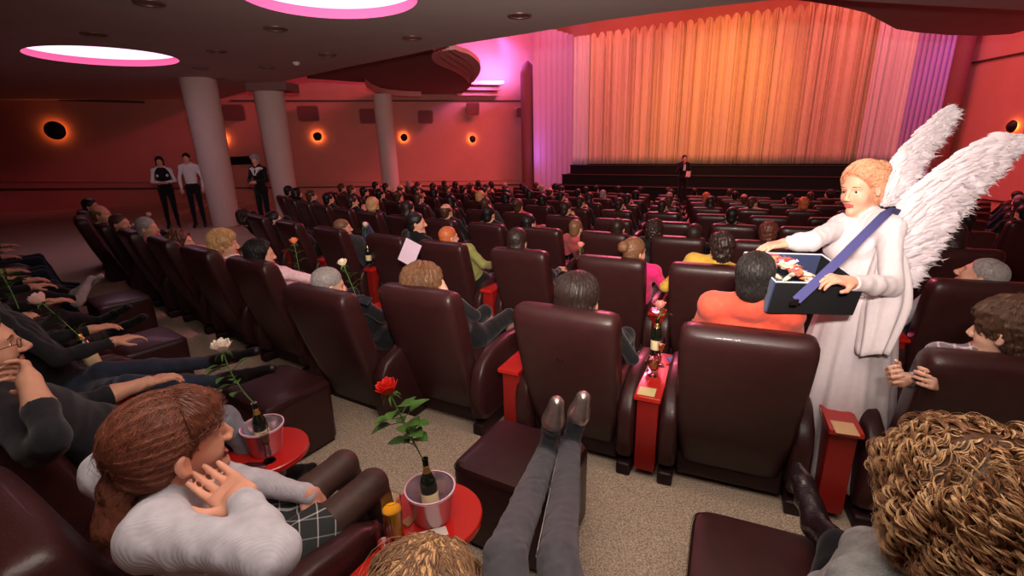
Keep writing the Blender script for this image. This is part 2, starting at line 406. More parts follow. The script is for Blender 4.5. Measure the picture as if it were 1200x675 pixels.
for i in range(3):
    A = onz(533 + 5 * i, 108.5, 4.0)
    x0, x1, y = 533 + i * 4, 582, 112 - i * 5.5
    p0, p1 = onplane(x0, y, (*LW0, 0), (-lwd[1], lwd[0], 0)), onplane(x1, y - 1, (*LW0, 0), (-lwd[1], lwd[0], 0))
    nrm = np.array([lwd[1], -lwd[0]]); dep = .9 - .25 * (2 - i)
    m = MB(); m.prism([p0[:2] + nrm * .0, p1[:2] + nrm * .0, p1[:2] + nrm * dep, p0[:2] + nrm * dep], p0[2] - .02, p0[2] + .13)
    struct('trim_wall_ledge', m.build('trim_wall_ledge', M_rose, smooth=False))
# flat lip block under the leaf
# columns (they taper slightly)
def column(px_top, px_bot, w_top, w_bot, dist, name, base_z=0., cap=None):
    t = atd(*px_top, dist); tz = CEIL if t[2] > 3 else t[2]
    t = onz(*px_top, CEIL) if dist is None else t
    return t
for i, (xt, yt, xb, yb, wt, wb, d, zb) in enumerate([(233, 107, 263, 240, 37, 31, 12.8, 0.0), (314, 106, 336, 236, 33, 26, 14.2, 0.0), (448, 116, 459, 224, 21, 20, 18.2, -.4)]):
    p = atd((xt + xb) / 2, (yt + yb) / 2, d); rt = wt / 2 * d / F; rb = wb / 2 * d / F
    m = MB(); m.lathe([(rb * .97, 0), (rb, .02), (rt, CEIL - zb + .02)], c=(0, 0, 0), n=40)
    o = m.build('column_%d' % (i + 1), M_pale); o.location = (p[0], p[1], zb); o['kind'] = 'structure'
    if i == 1:
        m = MB(); m.box((0, 0, 0), (1.1, .9, .22)); c_ = m.build('trim_beam', M_brown, smooth=False); c_.location = (p[0] + .15, p[1], CEIL - .1); c_['kind'] = 'structure'
# rails and cornice on the walls
def on_left(px, py): return onplane(px, py, (*LW0, 0), (-lwd[1], lwd[0], 0))
nL = np.array([lwd[1], -lwd[0]])
def wall_strip(name, pxs, h, dep, m_, on=on_left, nn=None):
    nn = nL if nn is None else nn
    m = MB(); A = [on(*p) for p in pxs]; k = len(A); vs = []
    for p in A:
        for (o, z) in ((0, 0), (dep, 0), (dep, h), (0, h)): vs.append((p[0] + nn[0] * o, p[1] + nn[1] * o, p[2] + z))
    m.add(vs, [(i * 4 + j, i * 4 + (j + 1) % 4, (i + 1) * 4 + (j + 1) % 4, (i + 1) * 4 + j) for i in range(k - 1) for j in range(4)] + [(0, 1, 2, 3), (k * 4 - 4, k * 4 - 3, k * 4 - 2, k * 4 - 1)])
    return struct(name, m.build(name, m_, smooth=False))
wall_strip('trim_1', [(-40, 223), (300, 221), (620, 217)], .05, .03, M_line)
wall_strip('trim_2', [(-40, 212), (300, 214), (620, 211)], .03, .04, M_wall)
wall_strip('trim_3', [(70, 118), (170, 121)], .06, .06, M_line)
wall_strip('trim_4', [(270, 119), (610, 119)], .05, .06, M_line)
nR = np.array([-rw_d[1], rw_d[0]])
def on_right(px, py): return onplane(px, py, (*RW0, 0), (*nR, 0))
wall_strip('trim_5', [(1128, 232), (1215, 242)], .05, .03, M_line, on_right, nR)
wall_strip('trim_6', [(1117, 79), (1205, 62)], .05, .05, M_line, on_right, nR)
# baseboard / pale floor strip at the far left
wall_strip('baseboard_left', [(-30, 275), (90, 273)], .42, .02, mat('pale_dado', (190, 150, 140), rough=.8))
# door and sign between the columns
q = on_left(283, 188); a_ = math.atan2(lwd[1], lwd[0])
m = MB(); m.box((0, 0, 0), (1.1, .14, .3), bev=.02); o = m.build('sign_box', M_dark); o.location = (q[0] + nL[0] * .1, q[1] + nL[1] * .1, q[2]); o.rotation_euler.z = a_; tag(o, 'dark rectangular sign box high on the wall between the first two columns', 'sign')
# sconces
M_disc = mat('sconce_disc', (26, 14, 12), rough=.5)
def sconce(p, nn, r_, lb, watt):
    ang = math.atan2(nn[1], nn[0]) - PI / 2
    t = empty('wall_lamp', (p[0] + nn[0] * .0, p[1] + nn[1] * .0, p[2]), ang); tag(t, lb, 'wall lamp', 'round wall lamps with orange halos')
    rot = Matrix.Rotation(-PI / 2, 3, 'X')
    m = MB(); m.lathe([(.001, .19), (r_ * .5, .175), (r_ * .85, .14), (r_, .1), (r_ * .9, .1), (.001, .14)], n=32, rot=rot); m.build('shade', M_disc, t)
    m = MB(); m.tube([rot @ Vector((r_ * .66 * math.cos(a_), r_ * .66 * math.sin(a_), .06)) for a_ in np.linspace(0, 2 * PI, 33)], .012, n=8, cap=False); m.build('lamp_ring', mat('amber_ring', (255, 170, 80), emit=(255, 130, 50), estr=7), t)
    l = bpy.data.lights.new('lamp_glow', 'POINT'); l.energy = watt * 2.6; l.color = (1, .3, .06); l.shadow_soft_size = .03
    lo = bpy.data.objects.new('lamp_glow', l); COL.objects.link(lo); lo.location = (p[0] + nn[0] * .06, p[1] + nn[1] * .06, p[2]); 
for x, y, r_, lb, wt in ((66, 153, .3, 'round dark wall lamp with orange halo at the far left of the wall', 5), (372, 160, .17, 'small round wall lamp right of the second column', 6), (261, 163, .15, 'round wall lamp half hidden by the first column', 5),
                     (473, 161, .15, 'small round wall lamp right of the third column', 5), (553, 163, .15, 'small round wall lamp nearest the stage drapes', 5)):
    sconce(on_left(x, y), nL, r_, lb, wt)
sconce(on_right(1190, 148), nR, .18, 'round wall lamp on the right wall behind the feathered wing tip', 3)
# wall loudspeakers
M_spk = mat('speaker_case', (165, 105, 105), rough=.6); M_spg = mat('speaker_grille', (130, 76, 78), rough=.8, bump=.3, bscale=200)
def speaker(p, nn, w, h, lb):
    ang = math.atan2(nn[1], nn[0]) + PI / 2
    t = empty('wall_speaker', (p[0] + nn[0] * .08, p[1] + nn[1] * .08, p[2]), ang); tag(t, lb, 'loudspeaker', 'loudspeakers along the walls')
    rot = Matrix.Rotation(R(12), 3, 'X')
    m = MB(); m.loft([((0, -.1, 0), rot @ Vector((1, 0, 0)), rot @ Vector((0, 0, 1)), w / 2 * .85, h / 2 * .85, 8), ((0, -.38, -.06), rot @ Vector((1, 0, 0)), rot @ Vector((0, 0, 1)), w / 2, h / 2, 8)], n=32); m.build('case', M_spk, t)
    m = MB(); m.loft([((0, -.385, -.06), rot @ Vector((1, 0, 0)), rot @ Vector((0, 0, 1)), w * .45, h * .45, 8), ((0, -.4, -.063), rot @ Vector((1, 0, 0)), rot @ Vector((0, 0, 1)), w * .44, h * .44, 8)], n=32); m.build('grille', M_spg, t)
    m = MB(); m.box((0, -.04, 0), (.12, .12, .12), bev=.01); m.build('bracket', M_line, t)
for x, y, w, h, lb in ((276, 131, .75, .6, 'wall loudspeaker between the first and second columns'), (361, 132, .8, .6, 'wall loudspeaker right of the second column'), (430, 135, .7, .6, 'wall loudspeaker just left of the third column'), (496, 136, .65, .55, 'wall loudspeaker between third column and stage drapes'),
                   (551, 127, .55, .55, 'wall loudspeaker under the stepped ledge'), (606, 131, .5, .42, 'wall loudspeaker beside the proscenium column')):
    speaker(on_left(x, y), nL, w, h, lb)
speaker(on_right(1120, 94), nR, .8, .75, 'wall loudspeaker high on the right wall')
# ------------------------------------------------------------------ stage
M_black = mat('black_stage', (16, 10, 11), rough=.6, spec=.3); M_edge = mat('stage_edge', (60, 34, 34), rough=.5)
stage = empty('stage', cpt(CWID / 2, 0, -1.4)); tag(stage, 'black stepped stage front below the screen curtain', 'stage')
def inv(p): return (p[0] - stage.location[0], p[1] - stage.location[1], p[2] - stage.location[2])
for i, (o0, o1, zt) in enumerate([(-.8, .5, .8), (.5, 1.3, .42), (1.3, 2.2, 0.0), (2.2, 3.6, -.55)]):
    m = MB(); s0, s1 = -.4 - .5 * i, CWID + .6
    P = [cpt(s0, o0, 0), cpt(s1, o0, 0), cpt(s1, o1, 0), cpt(s0, o1, 0)]
    P = [(p[0] - stage.location[0], p[1] - stage.location[1]) for p in P]
    m.prism(P, 0, zt + 1.4); m.build('tier', M_black, stage, smooth=False)
    m = MB(); A = [inv(cpt(s0, o1 + .01, zt)), inv(cpt(s1, o1 + .01, zt))]
    m.tube(A, .022, n=6); m.build('edge_strip', M_edge, stage)
# ------------------------------------------------------------------ curtains
def cloth_sheet(name, P, Q, z0, ztop, amp, nfold, m_, parent=None, seed=0, sharp=1., nz=14, scallop=0, flare=0.):
    rs = np.random.default_rng(seed); P = np.array(P[:2]); Q = np.array(Q[:2]); L = np.linalg.norm(Q - P); d = (Q - P) / L; n = np.array([d[1], -d[0]])
    if n @ (-P) < 0: n = -n
    nx = int(nfold * 10); s = np.linspace(0, 1, nx + 1)
    warp = s + .018 * np.sin(2 * PI * s * 5.3 + 1) + .010 * np.sin(2 * PI * s * 13.1 + 2)
    ph = 2 * PI * nfold * warp
    a = amp * (.55 + .45 * np.sin(2 * PI * s * 7.7 + rs.random() * 6) * np.sin(2 * PI * s * 3.1 + 1))
    V = []; nzz = nz + 1
    for j in range(nzz):
        v = j / nz
        off = a * (1 + .15 * np.sin(v * 3)) * np.sin(ph) + amp * .45 * np.sin(ph * .37 + 1.3 + v * .6) + amp * .25 * np.sin(ph * 2.1 + v * .4)
        off += flare * (1 - v) ** 2
        zt = ztop(s) if callable(ztop) else ztop
        z = z0 + (zt - z0) * v
        X = P[0] + d[0] * s * L + n[0] * off; Y = P[1] + d[1] * s * L + n[1] * off
        V.append(np.stack([X, Y, z + 0 * s], 1))
    V = np.concatenate(V); m = MB(); k = nx + 1
    m.add(V, [(j * k + i, j * k + i + 1, (j + 1) * k + i + 1, (j + 1) * k + i) for j in range(nz) for i in range(nx)])
    me = m.mesh(name); o = link_mesh(name, me, parent, m_)
    sm = o.modifiers.new('thickness', 'SOLIDIFY'); sm.thickness = .012
    return o
M_cur = mat('cream_curtain', (232, 205, 180), rough=.75, sheen=.3, noise=.02, nscale=3)
M_side = mat('white_drape', (236, 226, 232), rough=.7, sheen=.3)
M_pleat = mat('lilac_lit_drape', (196, 168, 232), rough=.7, sheen=.2)  # white cloth with the lilac light put into its base colour
curt = empty('stage_curtain', cpt(0, 0, .8)); curt.location = (0, 0, 0); tag(curt, 'wide amber-lit pleated curtain closing the cinema screen', 'curtain')
nsw = 15
def scal(s):
    u_ = (s * nsw) % 1; return ZT - .42 * (1 - np.sqrt(np.clip(1 - (2 * u_ - 1) ** 2 * .9, 0, 1)))
s_in0, s_in1 = .75, CWID - .95
cloth_sheet('curtain_panel', cpt(s_in0, .05, 0), cpt(s_in0 + (s_in1 - s_in0) * .52, .05, 0), .84, scal, .10, 34, M_cur, curt, 1)
cloth_sheet('curtain_panel', cpt(s_in0 + (s_in1 - s_in0) * .51, .09, 0), cpt(s_in1, .09, 0), .84, scal, .10, 32, M_cur, curt, 2)
dl = empty('side_drape', (0, 0, 0)); tag(dl, 'narrow pink-lit drape at the left edge of the screen curtain', 'curtain', 'pale side drapes of the screen')
cloth_sheet('drape_panel', cpt(-.12, .22, 0), cpt(.85, .26, 0), .82, ZT - .1, .10, 5, M_side, dl, 3)
dr = empty('side_drape', (0, 0, 0)); tag(dr, 'narrow pink-lit drape at the right edge of the screen curtain', 'curtain', 'pale side drapes of the screen')
cloth_sheet('drape_panel', cpt(CWID - 1.1, .28, 0), cpt(CWID + .15, .24, 0), .82, ZT - .1, .11, 6, M_side, dr, 4)
# fluted lilac-lit drapes splayed forward at both ends
pA = atd(626, 215, 21.6)[:2]; pB = np.array(cpt(-.05, .15, 0)[:2])
fl = empty('pleated_drape', (0, 0, 0)); tag(fl, 'tall lilac-lit pleated drape beside the left proscenium column', 'curtain', 'lilac pleated proscenium drapes')
zfl = onplane(650, 36, (*pA, 0), (pB[1] - pA[1], -(pB[0] - pA[0]), 0))[2]
def flute(name, P, Q, z0, z1, nf, par, amp=.12):
    P = np.array(P); Q = np.array(Q); L = np.linalg.norm(Q - P); d = (Q - P) / L; n = np.array([d[1], -d[0]])
    if n @ (-P) < 0: n = -n
    nx = nf * 12; m = MB(); V = []
    for z in (z0, z1):
        for i in range(nx + 1):
            s = i / nx; o = amp * abs(math.sin(PI * nf * s)) ** .7
            V.append((P[0] + d[0] * s * L + n[0] * o, P[1] + d[1] * s * L + n[1] * o, z))
    k = nx + 1; m.add(V, [(i, i + 1, k + i + 1, k + i) for i in range(nx)]); return m.build(name, M_pleat, par)
flute('pleats', pA, pB, -1.35, zfl, 7, fl, .17)
pC = np.array(cpt(CWID + .1, .15, 0)[:2]); pD = atd(1107, 120, 16.4)[:2]
fr = empty('pleated_drape', (0, 0, 0)); tag(fr, 'tall lilac-lit pleated drape beside the right proscenium column', 'curtain', 'lilac pleated proscenium drapes')
flute('pleats', pC, pD, -1.35, 7.6, 7, fr, .14)
# proscenium columns
M_pros = mat('proscenium_paint', (128, 74, 72), rough=.7)
for i, (P, w, zt) in enumerate([(atd(619, 160, 21.5), .30, onplane(618, 70, (*pA, 0), (cn[0], cn[1], 0))[2]), (atd(1116, 120, 16.3), .26, 7.8)]):
    m = MB(); m.lathe([(w, -1.4), (w, zt - .5), (w * .75, zt - .15), (w * .2, zt)], n=24); o = m.build('column_%d' % (i + 4), M_pros); o.location = (P[0], P[1], 0); o['kind'] = 'structure'
# ------------------------------------------------------------------ lights
def area(name, loc, target, size, power, color, sy=None, spread=180):
    l = bpy.data.lights.new(name, 'AREA'); l.energy = power; l.color = color; l.size = size
    if sy: l.shape = 'RECTANGLE'; l.size_y = sy
    l.spread = R(spread)
    o = bpy.data.objects.new(name, l); COL.objects.link(o); o.location = loc
    o.rotation_euler = (Vector(target) - Vector(loc)).to_track_quat('-Z', 'Y').to_euler(); return o
def spot(name, loc, target, power, color, deg, blend=.8, size=.15):
    l = bpy.data.lights.new(name, 'SPOT'); l.energy = power; l.color = color; l.spot_size = R(deg); l.spot_blend = blend; l.shadow_soft_size = size
    o = bpy.data.objects.new(name, l); COL.objects.link(o); o.location = loc
    o.rotation_euler = (Vector(target) - Vector(loc)).to_track_quat('-Z', 'Y').to_euler(); return o
mid = conp(835, 120)
spot('stage_spot_amber', (mid[0] - 2.5, mid[1] - 9, 8.4), mid, 1900, (1, .42, .03), 44, 1.0, .3)
spot('stage_spot_amber', (mid[0] - .5, mid[1] - 4, 8.6), mid - V3(0, 0, 1.2), 250, (1, .45, .02), 60, 1.0, .3)
area('curtain_flood', cpt(CWID / 2, 3.6, 8.5), cpt(CWID / 2, 0, 4.2), 12, 230, (1, .24, .13), .6)
area('curtain_side_flood_left', cpt(1.6, 2.5, 7.8), cpt(.5, 0, 4.0), .5, 34, (1, .30, .38), .4)
area('curtain_side_flood_right', cpt(CWID - .2, 2.5, 7.8), cpt(CWID - .5, 0, 4.2), .5, 55, (1, .28, .38), .4)
a = (pA + pB) / 2
area('lilac_flood_left', (a[0] - .6, a[1] - 2.2, 1.2), (a[0], a[1], 3.8), .6, 7, (.62, .25, 1), .4)
spot('lilac_spot_left', (a[0] - 2.6, a[1] - .5, 6.8), (a[0], a[1], 3.4), 760, (.62, .20, 1), 62)
a2 = (pC + pD) / 2
spot('lilac_spot_right', (a2[0] - .4, a2[1] - 3.4, 6.4), (a2[0] + .5, a2[1] - .2, 3.8), 150, (.5, .14, .75), 34)
# hall: red light from coves high along the sides and an added red fill over the front rows
area('red_fill_front', (6.5, 15.5, 8.6), (4.5, 12, -1), 9, 620, (1, .17, .18), 7)
area('cove_red_left', (1.0, 17.6, 6.2), (-1.5, 22.5, 2.0), 4, 170, (1, .15, .16), 1.0)
_c = on_left(573, 92); area('cove_pink_left', (_c[0] + nL[0] * 1.3, _c[1] + nL[1] * 1.3, _c[2] - .1), tuple(on_left(556, 55)), 2.0, 150, (.78, .30, 1), .4)
area('cove_red_right', (13.2, 11.0, 7.6), (17, 13.5, 2.6), 6, 260, (1, .17, .18), 1.0)
area('front_pink_key', cpt(CWID * .35, 4.2, 8.3), (0, 4, .8), 3.0, 900, (1, .17, .30), 1.2)
# photographer's flash bounced off the soffit
area('bounced_flash', (.3, .6, 3.6), (.5, 1.7, 0), 2.2, 68, (1, .88, .78), 2.0)
area('flash_to_ceiling', (.1, -.1, 2.5), (.9, 5.0, 3.9), .3, 210, (1, .88, .78), .2, 110)
w = bpy.data.worlds.new('world'); bpy.context.scene.world = w; w.use_nodes = True
w.node_tree.nodes['Background'].inputs['Color'].default_value = (.35, .08, .09, 1); w.node_tree.nodes['Background'].inputs['Strength'].default_value = .05
sc = bpy.context.scene
sc.view_settings.view_transform = 'Standard'; sc.view_settings.look = 'None'; sc.view_settings.gamma = 1; sc.view_settings.exposure = 0
sc.view_settings.use_curve_mapping = False
sc.cycles.use_denoising = True
sc.cycles.max_bounces = 6; sc.cycles.transparent_max_bounces = 8
# ------------------------------------------------------------------ recliner seats
M_lea = mat('oxblood_leather', (56, 27, 27), rough=.38, spec=.45, noise=.12, nscale=14, bump=.12, bscale=160, coat=.08)
M_leas = mat('oxblood_leather_seam', (40, 18, 20), rough=.5)
M_red = mat('red_lacquer', (190, 34, 26), rough=.22, spec=.6, coat=.4)
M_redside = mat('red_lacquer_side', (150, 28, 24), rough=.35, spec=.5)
X3, Y3, Z3 = (1, 0, 0), (0, 1, 0), (0, 0, 1)
def make_chair(name='recliner_seat', detail=True):
    """origin: floor point below the top rear edge of the backrest; faces +Y"""
    t = empty(name)
    n = 32 if detail else 16
    m = MB(); secs = []
    for z, yc, w, th in [(.14, .36, .255, .05), (.17, .355, .27, .075), (.40, .29, .295, .095), (.65, .21, .308, .10), (.90, .14, .316, .10), (1.02, .108, .318, .098),
                         (1.075, .098, .314, .09), (1.103, .095, .302, .072), (1.117, .095, .280, .045), (1.122, .095, .24, .02)]:
        secs.append(((0, yc, z), X3, (0, 1, 0), w, th, 5.5))
    m.loft(secs, n=n); m.build('backrest', M_lea, t)
    m = MB(); m.loft([((0, .40, .36), X3, Z3, .25, .09, 5), ((0, .43, .37), X3, Z3, .275, .105, 5), ((0, .88, .385), X3, Z3, .28, .105, 5), ((0, .94, .37), X3, Z3, .26, .08, 5)], n=n); m.build('seat', M_lea, t)
    for s in (-1, 1):
        m = MB(); secs = []
        for y, zb, zt, w in [(.20, .22, .40, .035), (.22, .14, .48, .050), (.28, .10, .56, .057), (.42, .09, .62, .06), (.66, .09, .635, .06), (.86, .09, .615, .058), (.95, .11, .56, .052), (.98, .18, .5, .035)]:
            secs.append(((s * .345, y, (zb + zt) / 2), X3, Z3, w, (zt - zb) / 2, 4.5))
        m.loft(secs, n=n); m.build('armrest', M_lea, t)
    m = MB(); m.box((0, .58, .13), (.58, .56, .16), bev=.02)
    m.build('base', M_leas, t)
    if detail:
        for s in (-1, 1):
            m = MB(); m.box((s * .345, .52, .045), (.09, .62, .09), bev=.02); m.build('skid', M_leas, t)
    return t
def make_console():
    t = empty('console_table')
    m = MB(); m.box((0, .53, .31), (.125, .60, .5), bev=.006); m.build('cabinet', M_redside, t)
    m = MB(); m.box((0, .52, .575), (.155, .66, .03), bev=.006); m.build('tabletop', M_red, t)
    return t
def make_ottoman():
    t = empty('ottoman')
    m = MB(); m.loft([((0, 0, z), X3, Y3, w, d_, 9) for z, w, d_ in [(.03, .262, .232), (.05, .268, .238), (.40, .27, .24), (.43, .268, .238), (.45, .258, .228), (.458, .235, .205)]], n=48); m.build('cushion', M_lea, t)
    m = MB(); m.box((0, 0, .02), (.48, .42, .04)); m.build('plinth', M_leas, t)
    m = MB(); m.loft([((0, 0, z), X3, Y3, w, d_, 9) for z, w, d_ in [(.425, .271, .241), (.43, .273, .243), (.435, .271, .241)]], n=48, cap=False); m.build('piping', M_leas, t)
    return t
proto = make_chair(); proto_far = make_chair(detail=False); cons0 = make_console(); ott0 = make_ottoman()
used = {}
def place(first, p, z, rz, label, cat, group):
    o = first if first.name not in used else copy_tree(first); used[first.name] = 1
    o.location = (p[0], p[1], z); o.rotation_euler = (0, 0, rz); tag(o, label, cat, group); return o
A_deg = [18.2, 20.7, 23.5, 26.1, 29.0, 31.8, 34.3, 37.0, 39.8, 42.6, 45.6, 48.8]
A_out = [0] * 9 + [.08, .2, .38]
_q = onz(358, 342, 1.12)[:2]; _v = CC - _q; A_deg[5] = math.degrees(math.atan2(_v[0], _v[1])); A_out[5] = np.linalg.norm(_v) - RAD; print('A5', A_deg[5], A_out[5])
A_lab = ['at the right edge, next to the plaid-shirted boy', 'in front of the curly-haired person, behind the plaid-shirted boy', 'behind the man in the coral shirt', 'behind the woman with a dark bob', 'behind the brown-haired woman holding her head',
         'behind the grey-haired man with a phone', 'behind the dark-haired woman in a white shirt', 'behind the blond woman in a red scarf', 'behind the brown-haired sitter left of the blond woman', 'behind the grey-haired man, third from the far end',
         'behind the short-haired man, second from the far end', 'at the far left end of the near row']
Z0 = .12
def seat_frame(k, deg): return row_pt(k, deg), row_z(k), -R(deg)
chairsA = []
for d, lb, o_ in zip(A_deg, A_lab, A_out):
    p, z, rz = seat_frame(0, d); p = row_pt(0, d, o_); place(proto, p, z, rz, 'oxblood leather recliner ' + lb, 'cinema seat', 'near row of oxblood recliners')
console_lab = {}
cA = [('right of the coral-shirted man, holding a white card', 22.08), ('left of the coral-shirted man, with a pilsner glass and a card', 24.8), ('left of the dark bob woman\'s recliner', 27.3), ('between the phone holder and the brown-haired woman', 29.8),
      ('between the phone holder and the white-shirted woman', 32.25), ('between the white-shirted woman and the blond woman', 34.8), ('left of the blond woman', 37.35), ('third from the far left end', 39.9), ('second from the far left end', 42.5), ('at the far left end', 45.1), ('beside the plaid-shirted boy, at the right edge', 19.7)]
for lb, d in cA:
    p, z, rz = seat_frame(0, d); p = row_pt(0, d, -.24 if d > 30 else 0.); place(cons0, p, z, rz, 'near-row red lacquer console ' + lb, 'side table', 'red consoles in the near row')
def top_angle(px, py, k):
    """angle of the seat of row k whose backrest top centre is seen at this pixel column"""
    best = None
    for d in np.arange(0, 70, .1):
        q = row_pt(k, d); x, y, z = proj((q[0], q[1], row_z(k) + 1.12))
        if z > 0 and (best is None or abs(x - px) < best[0]): best = (abs(x - px), d)
    return best[1]
B_px = [(1300, 'right edge of the second row'), (1160, 'carrying the grey-sweatered man who looks up'), (1010, 'hidden behind the winged woman'), (832, 'with a yellow shirt beyond its left edge'), (714, 'behind the woman in a pink top'), (603, 'between the pink-top woman and the green-shirted sitter'), (510, 'behind the ginger-haired person in green'), (444, 'with a sheet of white paper beside it'), (378, 'with a bent jeans knee above it'),
        (320, 'fourth from the far end of the second row'), (275, 'at the far end of the second row')]
B_deg = [top_angle(x, 0, 1) for x, _ in B_px[:9]] + [40.6, 43.6]
print('B', [round(d, 1) for d in B_deg])
for d, (_, lb) in zip(B_deg, B_px):
    p, z, rz = seat_frame(1, d); place(proto, p, z, rz, 'second-row oxblood leather recliner ' + lb, 'cinema seat', 'second row of oxblood recliners')
for i in range(1, len(B_deg) - 1):
    d = (B_deg[i] + B_deg[i + 1]) / 2; p, z, rz = seat_frame(1, d)
    place(cons0, p, z, rz, 'second-row red console beside the recliner ' + B_px[i + 1][1], 'side table', 'red consoles in the second row')
far_seats = []
lim = {2: 325, 3: 385, 4: 430, 5: 470, 6: 505, 7: 535, 8: 565, 9: 600, 10: 630}
for k in range(2, 11):
    ph = {2: top_angle(705, 0, 2), 3: top_angle(785, 0, 3)}.get(k, 25 + (k * .83) % 2.5)
    for j in range(-14, 16):
        d = ph + j * 2.52; q = row_pt(k, d); x, y, z_ = proj((q[0], q[1], row_z(k) + 1.1))
        if z_ < 0 or x < lim[k] or x > 1240: continue
        if (nR @ (q - RW0)) < .9: continue
        if (q - CL[:2]) @ cn < 5.0 or (q - LW0) @ np.array([lwd[1], -lwd[0]]) < 1.3 or np.linalg.norm(q - pA) < 1.3 or np.linalg.norm(q - pD) < 1.4: continue
        far_seats.append((k, d, x, y, z_))
print('far seats', len(far_seats))
seat_obj = {}
for k, d, x, y, z_ in far_seats:
    p, z, rz = seat_frame(k, d)
    lb = {2: 'empty oxblood recliner in the third row', 3: 'empty dark recliner in the fourth row'}.get(k, 'small dark recliner in the distant rows below the stage')
    seat_obj[(k, d)] = place(proto_far, p, z, rz, lb, 'cinema seat', {2: 'third row of recliners', 3: 'fourth row of recliners'}.get(k, 'distant rows of recliners'))
# near ottomans and the row the camera stands in
def ottoman(px, py, deg, lb):
    q = onz(px, py, .458 + Z0); return place(ott0, q[:2], Z0, -R(deg), lb, 'ottoman', 'leather footstools')
ottoman(612, 530, 30, 'black-brown leather ottoman under the crossed feet in silver shoes')
ottoman(903, 668, 24, 'dark leather ottoman under the black boot at the lower right')
ottoman(322, 450, 33, 'dark leather ottoman under the boots of the person in jeans')
ottoman(167, 398, 37, 'pink-lit leather ottoman under the black shoe')
ottoman(138, 348, 40, 'pink-lit leather ottoman beside the pale sneakers')
def cam_seat(p, deg, lb):
    place(proto, p, Z0, -R(deg), 'oxblood leather recliner in the camera row ' + lb, 'cinema seat', 'recliners of the camera row'); return (np.array(p[:2]), Z0, -R(deg))
fw_ = lambda d: np.array([math.sin(R(d)), math.cos(R(d))]); rt_ = lambda d: np.array([math.cos(R(d)), -math.sin(R(d))])
q = onz(440, 600, .75)[:2]; SEAT_LADY = cam_seat(q - rt_(33) * .36 - fw_(33) * .93, 33, 'holding the woman in the grey sweater')
print('lady seat', SEAT_LADY, onz(440, 618, .72))
SEAT_MAN = cam_seat(SEAT_LADY[0] - rt_(35) * 1.0 + fw_(35) * .10, 36, 'holding the bespectacled man in black')
SEAT_MAN2 = cam_seat(row_pt(0, 32.9, 1.95), 37, 'left of the man in black')
SEAT_BLONDE = cam_seat(SEAT_LADY[0] + rt_(30) * 1.12 - fw_(30) * .12, 29, 'below the blonde head')
SEAT_CURLY = cam_seat(atd(1128, 592, 1.0)[:2] - fw_(22) * .66 + rt_(22) * .12, 22, 'under the curly-haired person')
# ------------------------------------------------------------------ people
HS = 1.07
def nrm(v): v = np.array(v, float); return v / max(np.linalg.norm(v), 1e-9)
def rot_ypr(yaw, pitch=0, roll=0):
    """yaw>0 turns the face to the left, pitch>0 looks up, roll>0 tilts the head to its right; columns are the head's x,y,z axes"""
    m = Matrix.Rotation(R(yaw), 3, 'Z') @ Matrix.Rotation(R(pitch), 3, 'X') @ Matrix.Rotation(R(roll), 3, 'Y')
    return np.array(m)
SKIN = {}
def skin(n='skin', c=(214, 158, 132)): return mat('skin_' + n, c, rough=.5, spec=.35, noise=.05, nscale=20, sss=.12)
def cloth(n, c, rough=.85, b=.15, bs=300, noise=.12): return mat('cloth_' + n, c, rough=rough, spec=.2, noise=noise, nscale=30, bump=b, bscale=bs, sheen=.15)
def hairm(n, c, rough=.42): return mat('hair_' + n, c, rough=rough, spec=.45, noise=.28, nscale=70, bump=.15, bscale=260)
M_lip = mat('lips', (176, 84, 80), rough=.4); M_eye = mat('eyeball', (235, 228, 222), rough=.15); M_iris = mat('iris', (60, 44, 36), rough=.2)
class Head:
    def __init__(s, c, yaw=0, pitch=0, roll=0, sc=1.0):
        s.c = np.array(c, float); s.M = rot_ypr(yaw, pitch, roll); s.s = sc * HS
    def P(s, x, y, z): return s.c + s.M @ (np.array([x, y, z]) * s.s)
    def D(s, x, y, z): return s.M @ nrm((x, y, z))
def head_prims(h, female=False, detail=True, t=0, tl=4):
    P, q = h.P, h.s
    k = .018 * q
    e = lambda c, r_, tag=t, kk=k: ell(P(*c), np.array(r_) * q, h.M, tag, kk)
    cn_ = lambda a, b, r1, r2, tag=t, kk=k: cone(P(*a), P(*b), r1 * q, r2 * q, tag, kk)
    jw = .9 if female else 1.
    L = [e((0, -.016, .04), (.074, .095, .083)), e((0, .022, -.015), (.062 * (.96 if female else 1), .068, .092), t, .03), cn_((0, -.005, -.045), (0, .062, -.096), .052 * jw, .021, t, .035),
         e((.034, .05, -.03), (.028, .03, .032)), e((-.034, .05, -.03), (.028, .03, .032)),
         e((0, .076, .026), (.046, .014, .012)), cn_((0, .086, .018), (0, .108 if female else .112, -.026), .008, .0100 if female else .0125, t, .012), e((.011, .1, -.033), (.009, .011, .008), t, .008), e((-.011, .1, -.033), (.009, .011, .008), t, .008),
         e((0, .079, -.094), (.019, .016, .016)), e((.077, -.008, -.008), (.009, .017, .028), t, .008), e((-.077, -.008, -.008), (.009, .017, .028), t, .008)]
    if detail: L += [cn_((-.020, .088, -.059), (.020, .088, -.059), .0045, .0045, tl, .005), cn_((-.015, .0885, -.067), (.015, .0885, -.067), .0058, .0058, tl, .005)]
    subs = []
    if detail:
        subs = [ell(P(s_ * .083, .002, -.006), np.array((.006, .010, .018)) * q, h.M, 0, .006) for s_ in (1, -1)] + [ell(P(.031, .096, .004), np.array((.017, .016, .011)) * q, h.M, 0, .01), ell(P(-.031, .096, .004), np.array((.017, .016, .011)) * q, h.M, 0, .01)]
        L += [ell(P(s_ * .031, .0715, .0105), np.array((.016, .0125, .0075)) * q, h.M, t, .004) for s_ in (1, -1)]
    return L, subs
